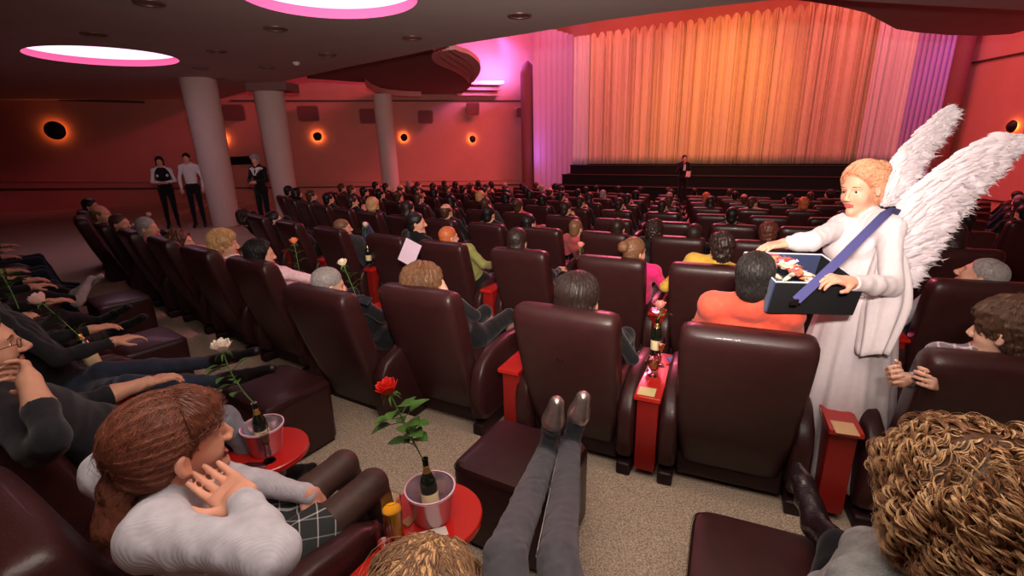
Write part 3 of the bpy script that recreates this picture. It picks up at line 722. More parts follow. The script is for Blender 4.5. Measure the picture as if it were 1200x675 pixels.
def make_eyes(h, parent, iris=None):
    for s in (-1, 1):
        m = MB(); c = h.P(s * .031, .0695, .003); rot = Matrix(h.M.tolist()) @ Matrix.Rotation(-PI / 2, 3, 'X')
        r_ = .0125 * h.s; prof = [(r_ * math.sin(a), r_ * math.cos(a)) for a in np.linspace(0, PI, 12)]
        m.lathe(prof, n=16, rot=rot, c=c); o = m.build('eye', M_eye, parent)
        m = MB(); prof = [(r_ * 1.03 * math.sin(a), r_ * 1.03 * math.cos(a)) for a in np.linspace(0, .52, 5)]
        m.lathe(prof, n=16, rot=rot, c=c); m.build('iris', iris or M_iris, o)
        # brow
        m = MB(); m.tube([h.P(s * x, y, z) for x, y, z in ((.014, .090, .026), (.03, .090, .031), (.048, .078, .026))], [.0022 * h.s, .003 * h.s, .0015 * h.s], n=5, flat=.6); m.build('eyebrow', hairm('brow', (70, 48, 38)), parent)
def noise_disp(seed, amp, freq, n=7, aniso=(1, 1, 1)):
    rs = np.random.default_rng(seed); K = rs.normal(size=(n, 3)) * freq * np.array(aniso); ph = rs.random(n) * 6.28
    def f(X):
        return amp * np.sin(X @ K.T + ph).sum(1) / math.sqrt(n)
    return f
def warp_disp(seed, amp, freq, aniso=(1, 1, 1)):
    """ridged folds: sharp creases like cloth"""
    rs = np.random.default_rng(seed); K = rs.normal(size=(5, 3)) * freq * np.array(aniso); K2 = rs.normal(size=(3, 3)) * freq * .5; ph = rs.random(8) * 6.28
    def f(X):
        w = np.sin(X @ K2.T + ph[5:]).sum(1); a = np.abs(np.sin((X @ K.T + ph[:5]) * .5 + w[:, None] * .8)); return amp * (a.mean(1) - .6) * 2
    return f
def hair_sdf(h, style, seed=1, vol=1.0):
    P, q, D = h.P, h.s, h.D; k = .02
    e = lambda c, r_, kk=k: ell(P(*c), np.array(r_) * q, h.M, 0, kk)
    cn_ = lambda a, b, r1, r2, kk=k: cone(P(*a), P(*b), r1 * q, r2 * q, 0, kk)
    v = vol; face = (P(0, .066, .052), D(0, .90, -.42)); low = (P(0, 0, -.062), D(0, .55, -.83))
    cap = e((0, -.018, .045), (.083 * v, .104 * v, .092 * v)); nape = e((0, -.048, -.035), (.066, .060, .070), .03); disp = noise_disp(seed, .0011, 150); cuts = [face, low]; subs = []
    L = [cap, nape]
    if style == 'short': pass
    elif style == 'crop': L = [e((0, -.018, .043), (.079, .099, .087)), e((0, -.046, -.03), (.064, .058, .066), .03)]; disp = noise_disp(seed, .0009, 180)
    elif style == 'balding': L = [e((0, -.022, .025), (.081, .1, .078)), e((0, -.046, -.03), (.064, .058, .066), .03)]; subs = [e((0, .03, .105), (.055, .085, .045))]; disp = noise_disp(seed, .0009, 180)
    elif style == 'mop': L = [e((0, -.016, .047), (.092, .112, .1)), cn_((-.05, .05, .08), (.05, .06, .07), .03, .035), e((0, -.048, -.035), (.074, .066, .076), .03)]; cuts = [(P(0, .083, .05), D(0, .90, -.42)), (P(0, 0, -.07), D(0, .55, -.83))]; disp = noise_disp(seed, .005, 90)
    elif style == 'bob':
        L = [e((0, -.02, .045), (.093, .112, .1)), e((0, -.04, -.045), (.092, .082, .085), .04)]; cuts = [(P(0, .062, .05), D(0, .92, -.38)), (P(0, 0, -.115), D(0, -.1, -1))]
    elif style == 'long':
        L = [e((0, -.02, .045), (.092, .110, .098)), e((0, -.045, -.06), (.095, .07, .11), .04), cn_((0, -.06, -.1), (0, -.075, -.24), .075, .06, .04)]; cuts = [(P(0, .062, .05), D(0, .92, -.38))]
        subs = [e((0, .045, -.05), (.066, .085, .1))]
    elif style == 'bun':
        cuts = [(P(0, .054, .05), D(0, .90, -.42)), low]; L = [e((0, -.02, .047), (.087, .110, .097)), nape, e((0, -.135, .070), (.050, .044, .048), .01)]
    elif style == 'ponytail':
        L = [e((0, -.020, .043), (.081, .101, .090)), e((0, -.05, -.02), (.066, .055, .05), .03), e((0, -.105, -.035), (.026, .026, .026)), cn_((0, -.112, -.04), (0, -.125, -.12), .028, .040, .02), cn_((0, -.125, -.12), (0, -.085, -.27), .040, .018, .02)]
        cuts = [(P(0, .045, .05), D(0, .86, -.5))]; subs = [e((0, .03, -.1), (.07, .09, .09)), e((0, -.035, -.13), (.055, .045, .07))]
    elif style == 'curly':
        L = [e((0, -.015, .04), (.125, .135, .12)), e((0, -.04, -.05), (.115, .09, .1), .04)]; cuts = [(P(0, .082, .05), D(0, .95, -.3))]; disp = noise_disp(seed, .007, 75)
    elif style == 'wavy':
        L = [e((0, -.018, .045), (.098, .116, .104)), e((0, -.045, -.035), (.098, .08, .08), .04)]; cuts = [(P(0, .068, .05), D(0, .92, -.38)), (P(0, 0, -.115), D(0, 0, -1))]; disp = noise_disp(seed, .005, 85)
    amp, kk_, ax_ = {'bun': (.0022, 30, 1), 'ponytail': (.0022, 30, 1), 'short': (.0014, 34, 2), 'crop': (.0007, 40, 2), 'bob': (.0026, 30, 2), 'long': (.0028, 30, 2), 'wavy': (.004, 22, 2), 'mop': (.0042, 20, 2)}.get(style, (0, 1, 2))
    if amp:
        d_in = disp
        def disp(X, d_in=d_in):
            Y = (X - h.c) @ h.M / q
            if ax_ == 1: th = np.arctan2(Y[:, 2] - .05, Y[:, 0]); w_ = np.sin(Y[:, 1] * 25)
            else: th = np.arctan2(Y[:, 0], Y[:, 1] + .03); w_ = np.sin(Y[:, 2] * 30 + th * 2) * 1.3
            return d_in(X) + amp * (np.sin(th * kk_ + w_ + seed) * .7 + np.sin(th * kk_ * 1.63 + 2 * w_ + 1) * .5)
    return Sdf(L, cuts, subs, disp)
def strands(S, h, style, n, length, rad, seed=0, curl=0., lift=.0015, steps=9, part=None, target=None, clump=1):
    """hair strands combed over the hair volume; returns an MB"""
    rs = np.random.default_rng(seed); lo, hi = S.bounds()
    X = lo + rs.random((n * 14, 3)) * (hi - lo); d0 = S(X); X = X[np.abs(d0) < .02]
    def grad(X):
        e = .002; return np.stack([(S(X + np.eye(3)[i] * e) - S(X - np.eye(3)[i] * e)) for i in range(3)], 1) / (2 * e)
    for _ in range(3):
        g = grad(X); g /= np.maximum(np.linalg.norm(g, axis=1), 1e-6)[:, None]; X = X - g * (S(X))[:, None]
    X = X[:n]; n0 = len(X); X = np.repeat(X, clump, 0); n = len(X)
    crown = h.P(*(part or (0, -.03, .135))); down = np.array([0, 0, -1.]); P = [X]; g0 = grad(X)
    L = np.repeat(length * (.6 + .8 * rs.random(n0)), clump); jit = np.repeat(rs.normal(size=(n0, 3)) * .25, clump, 0) + (rs.normal(size=(n, 3)) * .05 if clump > 1 else 0)
    for s in range(steps):
        g = grad(P[-1]); g /= np.maximum(np.linalg.norm(g, axis=1), 1e-6)[:, None]
        if target is not None: v = h.P(*target) - P[-1]; dist = np.linalg.norm(v, axis=1)[:, None]; v = v / np.maximum(dist, 1e-6); v = np.where(dist < .035, down, v)
        else: v = P[-1] - crown; v /= np.maximum(np.linalg.norm(v, axis=1), 1e-6)[:, None]; v = v + down * .8
        v = v + jit; v -= g * (v * g).sum(1)[:, None]; v /= np.maximum(np.linalg.norm(v, axis=1), 1e-6)[:, None]
        Q = P[-1] + v * (L / steps)[:, None]; Q = Q - g * np.clip(S(Q) - lift, -.01, .01)[:, None]
        P.append(Q)
    A = np.stack(P, 1)
    if curl:
        ph = np.repeat(rs.random(n0) * 6.28, clump) + (rs.normal(size=n) * .22 if clump > 1 else 0); T = A[:, -1] - A[:, 0]; T /= np.maximum(np.linalg.norm(T, axis=1), 1e-6)[:, None]
        g = grad(A[:, 0]); g /= np.maximum(np.linalg.norm(g, axis=1), 1e-6)[:, None]; Bv = np.cross(T, g)
        tt = np.linspace(0, 1, steps + 1)[None, :] * np.repeat((6 + 9 * rs.random(n0)) if clump == 1 else (12 + 12 * rs.random(n0)), clump)[:, None] + ph[:, None]
        r_ = curl * (np.repeat(.5 + rs.random(n0), clump) + (rs.normal(size=n) * .10 if clump > 1 else 0))[:, None] * np.linspace(.2, 1, steps + 1)[None, :]
        A = A + g[:, None, :] * (r_ * (1 + np.sin(tt)))[..., None] + Bv[:, None, :] * (r_ * np.cos(tt))[..., None]
    # vectorised 3-sided tubes
    m = steps + 1; T = np.gradient(A, axis=1); T /= np.maximum(np.linalg.norm(T, axis=2), 1e-9)[..., None]
    g = A - h.P(0, -.02, .03); N = g - T * (g * T).sum(2)[..., None]; N /= np.maximum(np.linalg.norm(N, axis=2), 1e-9)[..., None]; Bn = np.cross(T, N)
    rr = rad * np.array([1 - .75 * (i / steps) ** 2 for i in range(m)])[None, :, None]
    V = np.stack([A + Bn * rr, A - Bn * rr, A + N * rr * .8], 2).reshape(-1, 3)
    base = (np.arange(n)[:, None] * m + np.arange(m - 1)[None, :]) * 3
    fs = []
    for j in range(3):
        a = base + j; b_ = base + (j + 1) % 3; fs.append(np.stack([a, b_, b_ + 3, a + 3], -1).reshape(-1, 4))
    Fq = np.concatenate(fs)
    return V, Fq
def strand_obj(name, VF, m_, parent):
    V, Q = VF; me = bpy.data.meshes.new(name); me.vertices.add(len(V)); me.vertices.foreach_set('co', V.ravel())
    me.loops.add(len(Q) * 4); me.loops.foreach_set('vertex_index', Q.ravel().astype(np.int32)); me.polygons.add(len(Q))
    me.polygons.foreach_set('loop_start', np.arange(len(Q), dtype=np.int32) * 4); me.polygons.foreach_set('loop_total', np.full(len(Q), 4, np.int32)); me.update()
    me.polygons.foreach_set('use_smooth', [True] * len(Q)); return link_mesh(name, me, parent, m_)
def hand(w, d, n, sgn=1, curl=.35, t=0, sc=1., spread=.1, thumb=.6):
    """w wrist, d pointing direction, n direction the palm faces, sgn=+1 when the thumb is on side d x n"""
    q = HS * sc; d = nrm(d); n = nrm(np.array(n) - d * (np.array(n) @ d)); s = np.cross(d, n) * sgn; w = np.array(w, float)
    L = [rbx(w + d * .048 * q, np.array((.04, .046, .0135)) * q, .012 * q, np.stack([s, d, n], 1), t, .012), cone(w - d * .01, w + d * .02 * q, .026 * q, .026 * q, t, .02)]
    for i, (off, ln) in enumerate(((.03, .070), (.010, .078), (-.011, .072), (-.031, .056))):
        b_ = w + d * (.088 - (.006 if i == 3 else 0)) * q + s * off * q; a1 = curl * .9; dir1 = nrm(d * math.cos(a1) + n * math.sin(a1) + s * off * spread * 20 * .3)
        m1 = b_ + dir1 * ln * .5 * q; a2 = curl * 2.0; dir2 = nrm(d * math.cos(a2) + n * math.sin(a2) + s * off * spread * 20 * .3); m2 = m1 + dir2 * ln * .3 * q
        a3 = curl * 2.8; dir3 = nrm(d * math.cos(a3) + n * math.sin(a3)); m3 = m2 + dir3 * ln * .22 * q
        L += [cone(b_, m1, .0092 * q, .0082 * q, t, .003), cone(m1, m2, .0082 * q, .0075 * q, t, .003), cone(m2, m3, .0075 * q, .0062 * q, t, .003)]
    tb = w + d * .022 * q + s * .034 * q + n * .008 * q; td = nrm(d * .75 + s * thumb + n * .3 * (1 + curl)); tm = tb + td * .038 * q; td2 = nrm(d * .95 + s * thumb * .3 + n * .3)
    L += [cone(tb, tm, .0125 * q, .0105 * q, t, .008), cone(tm, tm + td2 * .03 * q, .0102 * q, .0078 * q, t, .003)]
    return L
def foot(ank, toe, t=3, up=(0, 0, 1), r_=.038):
    ank = np.array(ank, float); toe = np.array(toe, float); v = toe - ank; return [cone(ank - nrm(v) * .03, toe, r_ * HS, r_ * .72 * HS, t, .03), cone(ank, ank + v * .5, .04 * HS, .034 * HS, t, .03)]
def seated_joints(hc, xh=None, lean=None, seatz=.46, **kw):
    """default seated skeleton from a head centre in seat coordinates"""
    hc = np.array(hc, float); q = HS
    J = dict(head=hc, pelvis=V3(hc[0] * .4, .52, seatz + .10)); J.update({k: np.array(v, float) for k, v in kw.items() if k in ('pelvis',)})
    up = nrm(hc - J['pelvis']); J['neck'] = hc - up * .138 * q - V3(0, .02, 0)
    sv = nrm(np.cross(V3(0, 1, 0), up)); sv = sv if sv[0] > 0 else -sv
    sh = J['neck'] - up * .045 * q
    J['shR'] = sh + sv * .168 * q; J['shL'] = sh - sv * .168 * q
    J['elR'] = J['shR'] + V3(.07, .16, -.235) * q; J['elL'] = J['shL'] + V3(-.07, .16, -.235) * q
    J['wrR'] = J['elR'] + V3(-.02, .235, .0) * q; J['wrL'] = J['elL'] + V3(.02, .235, .0) * q
    for s, a in ((1, 'R'), (-1, 'L')):
        J['hip' + a] = J['pelvis'] + V3(s * .09, .02, -.02) * q; J['kn' + a] = J['pelvis'] + V3(s * .12, .46, .02) * q
        J['an' + a] = J['kn' + a] + V3(s * .0, .12, -.38) * q; J['to' + a] = J['an' + a] + V3(0, .17, -.03) * q
    for k, v in kw.items(): J[k] = np.array(v, float)
    return J
def body_prims(J, h, female=False, w=1., tags=(0, 1, 2, 3), sleeve='long', legs=True, hands=True, detail=True, curlL=.4, curlR=.4, palmL=(0, 0, -1), palmR=(0, 0, -1), dirL=None, dirR=None, bare_leg=False, low=0., collar=False):
    sk, tp, bt, sh = tags; q = HS; up = nrm(J['neck'] - J['pelvis']); sv = nrm(J['shR'] - J['shL']); fw = nrm(np.cross(up, sv)); Mx = np.stack([sv, fw, up], 1)
    ww = w * (.93 if female else 1.)
    lerp = lambda t: J['pelvis'] * (1 - t) + J['neck'] * t
    fm, sb = head_prims(h, female, detail)
    Hp = fm + [cone(h.P(0, -.022, -.04), J['neck'] + up * .0, .052 * q * (.88 if female else 1), .058 * q * (.88 if female else 1), sk, .02)]
    B = [ell(lerp(.70), np.array((.158 * ww, .108, .165)) * q, Mx, tp, .05), ell(lerp(.36), np.array((.138 * w, .105 * w, .155)) * q, Mx, tp, .06), ell(J['pelvis'], np.array((.165 * w, .125, .12)) * q, Mx, bt, .05)]
    if female: B += [ell(lerp(.66) + (fw * .085 + sv * s * .07) * q, np.array((.062, .055, .06)) * q, Mx, tp, .03) for s in (1, -1)]
    if collar: B.append(cone(J['neck'] - up * .01, J['neck'] + up * .034 - fw * .006, .062 * q, .060 * q, tp, .02))
    for a in 'RL':
        B.append(cone(J['neck'] + up * .012, J['sh' + a], .052 * q, .058 * q * ww, tp, .05))
        ua = .047 * q * ww; B.append(cone(J['sh' + a], J['el' + a], ua, .039 * q * ww, tp if sleeve != 'none' else sk, .035))
        el, wr = J['el' + a], J['wr' + a]; t2 = tp if sleeve == 'long' else sk
        B += [cone(el, el * .55 + wr * .45, .039 * q * ww, .036 * q * ww, tp if sleeve == 'mid' else t2, .02), cone(el * .55 + wr * .45, wr, .036 * q * ww, .025 * q * ww, t2, .02)]
        if hands:
            d = {'R': dirR, 'L': dirL}[a]; d = nrm(wr - el) if d is None else nrm(d)
            B += hand(wr, d, {'R': palmR, 'L': palmL}[a], 1 if a == 'L' else -1, {'R': curlR, 'L': curlL}[a], sk)
    if legs:
        for a in 'RL':
            lt = sk if bare_leg else bt
            B += [cone(J['hip' + a], J['kn' + a], .082 * q * w, .056 * q, bt, .04), cone(J['kn' + a], J['kn' + a] * .6 + J['an' + a] * .4, .054 * q, .052 * q, lt, .02),
                  cone(J['kn' + a] * .6 + J['an' + a] * .4, J['an' + a], .052 * q, .034 * q, lt, .02)]
            B += foot(J['an' + a], J['to' + a], sh)
    return Hp + B, sb
def build_person(name, frame, J, hd, mats, hair=None, hstyle='short', female=False, res=.009, label=None, group=None, eyes=False, w=1., hair_res=None, strand=None, hvol=1., seed=3, folds=.004, cat='person', **kw):
    """mats = [skin, top, bottom, shoes, lips]"""
    kw.setdefault('collar', not female); h = hd; prims, subs = body_prims(J, h, female, w=w, **kw)
    d0 = warp_disp(seed, folds, 42); top = J['neck'] + V3(0, 0, .0)
    def disp(X):
        m = np.clip((np.linalg.norm(X - h.c, axis=1) - .17) / .06, 0, 1)
        for a in 'RL': m = m * np.clip((np.linalg.norm(X - J['wr' + a], axis=1) - .14) / .05, 0, 1)
        return d0(X) * m
    S = Sdf(prims, (), subs, disp)
    o = sdf_obj(name, S, res, mats, tags=True)
    if frame is not None:
        p, z, rz = frame; o.location = (p[0], p[1], z); o.rotation_euler = (0, 0, rz)
    tag(o, label, cat, group)
    if hair is not None:
        Hs = hair_sdf(h, hstyle, seed, hvol); ho = sdf_obj('hair', Hs, hair_res or res * .7, hair, o)
        if strand: strand_obj('hair_strands', strands(Hs, h, hstyle, **strand), hair, ho)
    if eyes: make_eyes(h, o)
    return o
def local(frame, P):
    p, z, rz = frame; v = np.array(P, float) - np.array([p[0], p[1], z]); c, s = math.cos(-rz), math.sin(-rz)
    return np.array([c * v[0] - s * v[1], s * v[0] + c * v[1], v[2]])
def lpx(frame, px, py, ly=None, z=None, dist=None):
    """seat-local point seen at a pixel, at a given local depth, world height or camera distance"""
    p, zz, rz = frame
    if ly is not None:
        n = np.array([-math.sin(rz), math.cos(rz), 0]); P0 = np.array([p[0], p[1], 0]) + n * ly; return local(frame, onplane(px, py, P0, n))
    if z is not None: return local(frame, onz(px, py, z))
    return local(frame, atd(px, py, dist))
# ------------------------------------------------------------------ the audience
SK = skin(); SKD = skin('tan', (190, 128, 104)); SKP = skin('pale', (228, 178, 154))
cB = cloth('black', (24, 22, 25)); cN = cloth('navy', (30, 34, 50)); cG = cloth('charcoal', (58, 54, 58)); cW = cloth('white', (226, 220, 222)); cR = cloth('rose', (196, 80, 84)); cBr = cloth('brown', (92, 62, 50)); cK = cloth('shoe', (20, 17, 17), rough=.4)
cJ = cloth('denim', (52, 62, 88))
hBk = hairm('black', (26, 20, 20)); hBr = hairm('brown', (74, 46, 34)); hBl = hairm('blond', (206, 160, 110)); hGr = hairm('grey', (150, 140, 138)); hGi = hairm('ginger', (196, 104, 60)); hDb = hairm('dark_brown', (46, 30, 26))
def variant(nm, hstyle, hair, top, yaw=0, pitch=0, female=False, arms=0, hx=0., hz=1.21, hy=.24, w=1., sk=None):
    fr = ((0, 0), 0, 0); hc = V3(hx, hy, hz)
    kw = {}
    if arms == 1: kw = dict(elR=(.30, .40, .72), wrR=(hx + .07, .42, 1.02))
    J = seated_joints(hc, **kw); hd = Head(hc, yaw, pitch)
    return build_person('person', fr, J, hd, [sk or SK, top, cN, cK, M_lip], hair, hstyle, female, res=.014, hair_res=.011, seed=sum(map(ord, nm)) % 97, hands=True, detail=False, w=w, dirR=(-.3, .2, .9) if arms == 1 else None)
crowd_kinds = [
    ('short dark hair and a black top', dict(hstyle='short', hair=hBk, top=cB, yaw=4)),
    ('short brown hair and a charcoal top', dict(hstyle='short', hair=hBr, top=cG, yaw=-8)),
    ('a dark bob and a black top', dict(hstyle='bob', hair=hBk, top=cB, yaw=10, female=True)),
    ('long dark hair and a navy top', dict(hstyle='long', hair=hDb, top=cN, yaw=-3, female=True)),
    ('fair hair and a black top', dict(hstyle='wavy', hair=hBl, top=cB, yaw=5, female=True)),
    ('grey hair and a charcoal jacket', dict(hstyle='crop', hair=hGr, top=cG, yaw=-5)),
    ('a balding head and a dark jacket', dict(hstyle='balding', hair=hBr, top=cB, yaw=0)),
    ('a tied-up bun and a rose top', dict(hstyle='bun', hair=hBr, top=cR, yaw=12, female=True)),
    ('one hand at the face and a black top', dict(hstyle='short', hair=hDb, top=cB, yaw=-15, arms=1)),
    ('ginger hair and a brown top', dict(hstyle='mop', hair=hGi, top=cBr, yaw=3)),
    ('dark hair turned towards a neighbour', dict(hstyle='wavy', hair=hBk, top=cN, yaw=55, female=True)),
    ('brown hair looking sideways', dict(hstyle='short', hair=hBr, top=cW, yaw=-50)),
]
protos = []
for lb, kw in crowd_kinds: protos.append((lb, variant(lb, **kw)))
wts = np.array([5, 4, 4, 4, 2, 2, 1.8, 1.5, 3, 1.5, 3, 1.2]); wts /= wts.sum()
rs = np.random.default_rng(11); usedp = set()
def place_person(i, k, d, dx=0, dy=0, group='audience in the distant rows', where='in the distant rows below the stage'):
    lb, pr = protos[i]; o = pr if i not in usedp else copy_tree(pr); usedp.add(i)
    p, z, rz = seat_frame(k, d); c, s = math.cos(rz), math.sin(rz); o.location = (p[0] + c * dx - s * dy, p[1] + s * dx + c * dy, z); o.rotation_euler = (0, 0, rz)
    return tag(o, 'person with %s %s' % (lb, where), 'person', group)
for k, d, x, y, z_ in far_seats:
    pr = .93 if x < 640 else (.62 if k > 5 else .55)
    if x > 1100: pr = .85
    if k == 2 and 600 < x < 900: continue
    if k == 3 and 740 < x < 830: continue
    if rs.random() > pr: continue
    i = int(rs.choice(len(protos), p=wts))
    wh = 'in the third row' if k == 2 else ('in the fourth row' if k == 3 else 'in the distant rows')
    o = place_person(i, k, d + rs.normal() * .08, rs.normal() * .04, rs.normal() * .03 + .02, 'audience in the third row' if k == 2 else ('audience in the fourth row' if k == 3 else 'audience in the distant rows'), wh)
    if k < 4: seat_obj[(k, d)]['label'] = ('third' if k == 2 else 'fourth') + '-row recliner holding the person with ' + protos[i][0]
    o.location.z += rs.normal() * .02 - .02 if False else 0
for i, (lb, pr) in enumerate(protos):
    if i not in usedp: print('UNUSED', lb); bpy.data.objects.remove(pr)
# ------------------------------------------------------------------ individually visible sitters
def A_frame(i): d = A_deg[i]; return (row_pt(0, d, A_out[i]), 0., -R(d))
def B_frame(i): return (row_pt(1, B_deg[i]), row_z(1), -R(B_deg[i]))
def sitter(frame, hp, hair, hstyle, top, label, yaw=0, pitch=0, roll=0, female=False, bottom=None, arms=None, w=1., skin_=None, group=None, res=.009, sc=1., seed=3, strand=None, eyes=False, hvol=1., **kw):
    jk = {k: kw.pop(k) for k in list(kw) if k[:2] in ('el', 'wr', 'kn', 'an', 'to', 'pe', 'sh', 'ne') and k not in ('shoes',)}
    hc = np.array(hp, float)
    if 'pelvis' not in jk: jk['pelvis'] = (hc[0] * .35, .56 + max(0, 1.28 - hc[2]) * .55, .55)
    J = seated_joints(hc, **jk); hd = Head(hc, yaw, pitch, roll, sc)
    J['neck'] = J['neck'] * .5 + .5 * (hd.P(0, -.03, -.145))
    return build_person('person', frame, J, hd, [skin_ or SK, top, bottom or cB, cK, M_lip], hair, hstyle, female, res=res, label=label, group=group, w=w, seed=seed, eyes=eyes, strand=strand, hvol=hvol, **kw)
T_coral = cloth('coral', (240, 92, 70), b=.2); T_pink = cloth('hot_pink', (232, 44, 118)); T_yel = cloth('mustard', (214, 168, 66)); T_grn = cloth('olive_green', (142, 140, 78)); T_wht = cloth('pale_pink_white', (240, 196, 204))
T_grey = cloth('heather_grey', (166, 160, 166), b=.3); hAu = hairm('auburn', (96, 52, 40)); hLB = hairm('light_brown', (122, 84, 58)); hCo = hairm('cropped_dark', (40, 34, 32))
# near row
f = A_frame(2); hp = lpx(f, 885, 327, ly=.22)
sitter(f, hp, hCo, 'short', T_coral, 'man in a coral red shirt seen from behind with short dark hair', yaw=-16, pitch=-2, w=1.25, res=.007, group=None, seed=5, strand=dict(n=5000, length=.022, rad=.0011, seed=4, steps=3), bottom=cN)
f = A_frame(3); hp = lpx(f, 679, 352, ly=.26)
sitter(f, hp, hDb, 'long', cB, 'woman with a glossy dark bob and black cardigan in front of the silver-shoed feet', yaw=-28, pitch=-6, female=True, seed=7, strand=dict(n=3500, length=.13, rad=.0011, seed=5), sc=1.22, hvol=1.0,
       elR=hp + V3(.30, .16, -.40), wrR=hp + V3(.18, .42, -.42))
f = A_frame(4); hp = lpx(f, 497, 337, ly=.26)
wr = hp + V3(.10, .05, -.02)
sitter(f, hp, hLB, 'wavy', cB, 'brown-haired woman in black holding her hand against her head', yaw=-25, pitch=-12, female=True, seed=8, strand=dict(n=3000, length=.10, rad=.0012, seed=6, curl=.004), sc=1.2,
       elR=hp + V3(.34, .12, -.20), wrR=hp + V3(.125, .075, -.05), dirR=(-.25, -.25, .9), palmR=(-1, -.1, 0), curlR=.15, knR=V3(.16, 1.05, .62), knL=V3(-.08, 1.05, .62), bare_leg=True, skin_=SKP)
f = A_frame(5); hp = lpx(f, 385, 335, ly=.24)
sitter(f, hp, hGr, 'crop', cB, 'grey-haired man in a black jacket with white collar, holding up a phone', yaw=-22, pitch=-10, roll=4, seed=9, strand=dict(n=2500, length=.018, rad=.001, seed=7, steps=3),
       elR=hp + V3(.26, .22, -.27), wrR=hp + V3(.20, .44, -.19))
f = A_frame(6); hp = lpx(f, 306, 299, ly=.22)
sitter(f, hp, hBk, 'bob', T_wht, 'dark-haired woman in a white shirt leaning forward', yaw=-38, pitch=-2, female=True, seed=10, strand=dict(n=2000, length=.10, rad=.0012, seed=8), w=1.1, pelvis=(.0, .52, .55),
       elR=hp + V3(.36, .28, -.26), wrR=hp + V3(.30, .50, -.36))
f = A_frame(7); hp = lpx(f, 263, 287, ly=.27)
ob = sitter(f, hp, hBl, 'mop', cloth('white_top', (230, 214, 214)), 'woman with short curly blond hair and a red scarf', yaw=-32, pitch=-2, female=True, seed=11, strand=dict(n=2500, length=.05, rad=.0013, seed=9, curl=.004, steps=8), hvol=1.08, sc=1.08)
# scarf
q = HS; nk = hp + V3(-.02, -.03, -.15)
S = Sdf([ell(nk + V3(0, 0, -.01), (.095, .09, .05), None, 0, .03), cone(nk + V3(-.1, -.04, -.03), nk + V3(-.17, -.03, -.10), .05, .045), cone(nk + V3(.1, 0, -.03), nk + V3(.12, .06, -.12), .04, .04)], (), (), warp_disp(4, .006, 60))
sdf_obj('scarf', S, .009, cloth('red_scarf', (206, 52, 40)), ob)
f = A_frame(8); hp = lpx(f, 213, 284, ly=.24)
sitter(f, hp, hAu, 'wavy', cBr, 'woman with chin-length reddish brown hair left of the blond woman', yaw=-35, female=True, seed=12)
f = A_frame(9); hp = lpx(f, 173, 268, ly=.23)
sitter(f, hp, hGr, 'short', cloth('rose_shirt', (200, 110, 120)), 'grey-haired man in a pink collar near the far end of the near row', yaw=-40, seed=13)
f = A_frame(10); hp = lpx(f, 141, 263, ly=.22)
sitter(f, hp, hBr, 'crop', cG, "man with cropped hair and ruddy face, second from the near row's far end", yaw=-40, seed=14)
f = A_frame(11); hp = lpx(f, 119, 252, dist=6.6)
sitter(f, hp, hLB, 'balding', cW, 'ruddy balding man with a white collar at the far end of the near row', yaw=-30, seed=15)
f = (onz(92, 262, .9)[:2] * 1.0, 0., -R(50)); 
place(proto, f[0], 0, f[2], 'oxblood leather recliner at the very far left end, under the dark-haired sitter', 'cinema seat', 'near row of oxblood recliners')
sitter(f, (.0, .22, 1.16), hBk, 'short', cB, 'dark-haired man at the very far left end of the near row', yaw=-30, seed=16)
# second row
f = B_frame(1); hp = lpx(f, 1148, 325, ly=.22)
ob = sitter(f, hp, hGr, 'crop', T_grey, 'man in a grey-pink sweater with thinning grey hair looking up to the left', yaw=62, pitch=22, seed=17, w=1.12, res=.008, sc=1.12, strand=dict(n=2500, length=.02, rad=.001, seed=7, steps=3), bottom=cN, eyes=True,
       elL=hp + V3(-.36, .14, -.42), wrL=hp + V3(-.36, .40, -.30))
f = B_frame(3); hp = lpx(f, 845, 291, ly=.22)
sitter(f, hp, hDb, 'mop', T_yel, 'dark-haired man in a mustard yellow shirt behind the sweets tray', yaw=15, seed=18, w=1.15, elL=hp + V3(-.44, .04, -.40), wrL=hp + V3(-.38, .28, -.46), pelvis=(-.1, .50, .50))
f = B_frame(4); hp = lpx(f, 739, 296, ly=.24)
sitter(f, hp + V3(.04, 0, 0), hLB, 'bun', T_pink, 'woman in a hot pink top with brown hair tied back', yaw=-35, female=True, seed=19, w=1.1, pelvis=(.16, .56, .55), elR=hp + V3(.30, .14, -.35))
f = B_frame(5); hp = lpx(f, 607, 283, ly=.24)
sitter(f, hp, hDb, 'long', cB, 'woman with long dark brown hair above the second-row recliner right of the ginger head', yaw=-5, female=True, seed=20)
f = B_frame(6); hp = lpx(f, 526, 279, ly=.24)
sitter(f, hp, hGi, 'crop', T_grn, 'ginger-haired man in an olive green shirt', yaw=-20, seed=21, w=1.12, pelvis=(.12, .56, .55), elR=hp + V3(.36, .14, -.30), wrR=hp + V3(.36, .40, -.38))
f = B_frame(7); hp = lpx(f, 488, 262, ly=.42)
sitter(f, hp, hBk, 'short', cB, 'dark-haired man reading a white sheet of paper', yaw=-50, seed=22, sc=1., wrL=(.1, .55, .95), elL=(-.1, .5, .8))
f = B_frame(8); hp = lpx(f, 402, 268, ly=.30)
sitter(f, hp, hLB, 'crop', cG, 'man with ruddy balding head in the second row near the paper reader', yaw=-30, seed=23, bottom=cJ, knL=(-.1, .75, 1.0), anL=(-.12, 1.0, .6), toL=(-.12, 1.2, .62))
f = B_frame(9); hp = lpx(f, 322, 258, ly=.26)
sitter(f, hp, hBk, 'short', cB, 'ruddy man with dark hair in the second row below the second column', yaw=-30, seed=24)

f = B_frame(10); hp = lpx(f, 287, 255, ly=.26)
sitter(f, hp, hDb, 'wavy', cB, 'dark-haired sitter at the far end of the second row', yaw=-30, female=True, seed=25)
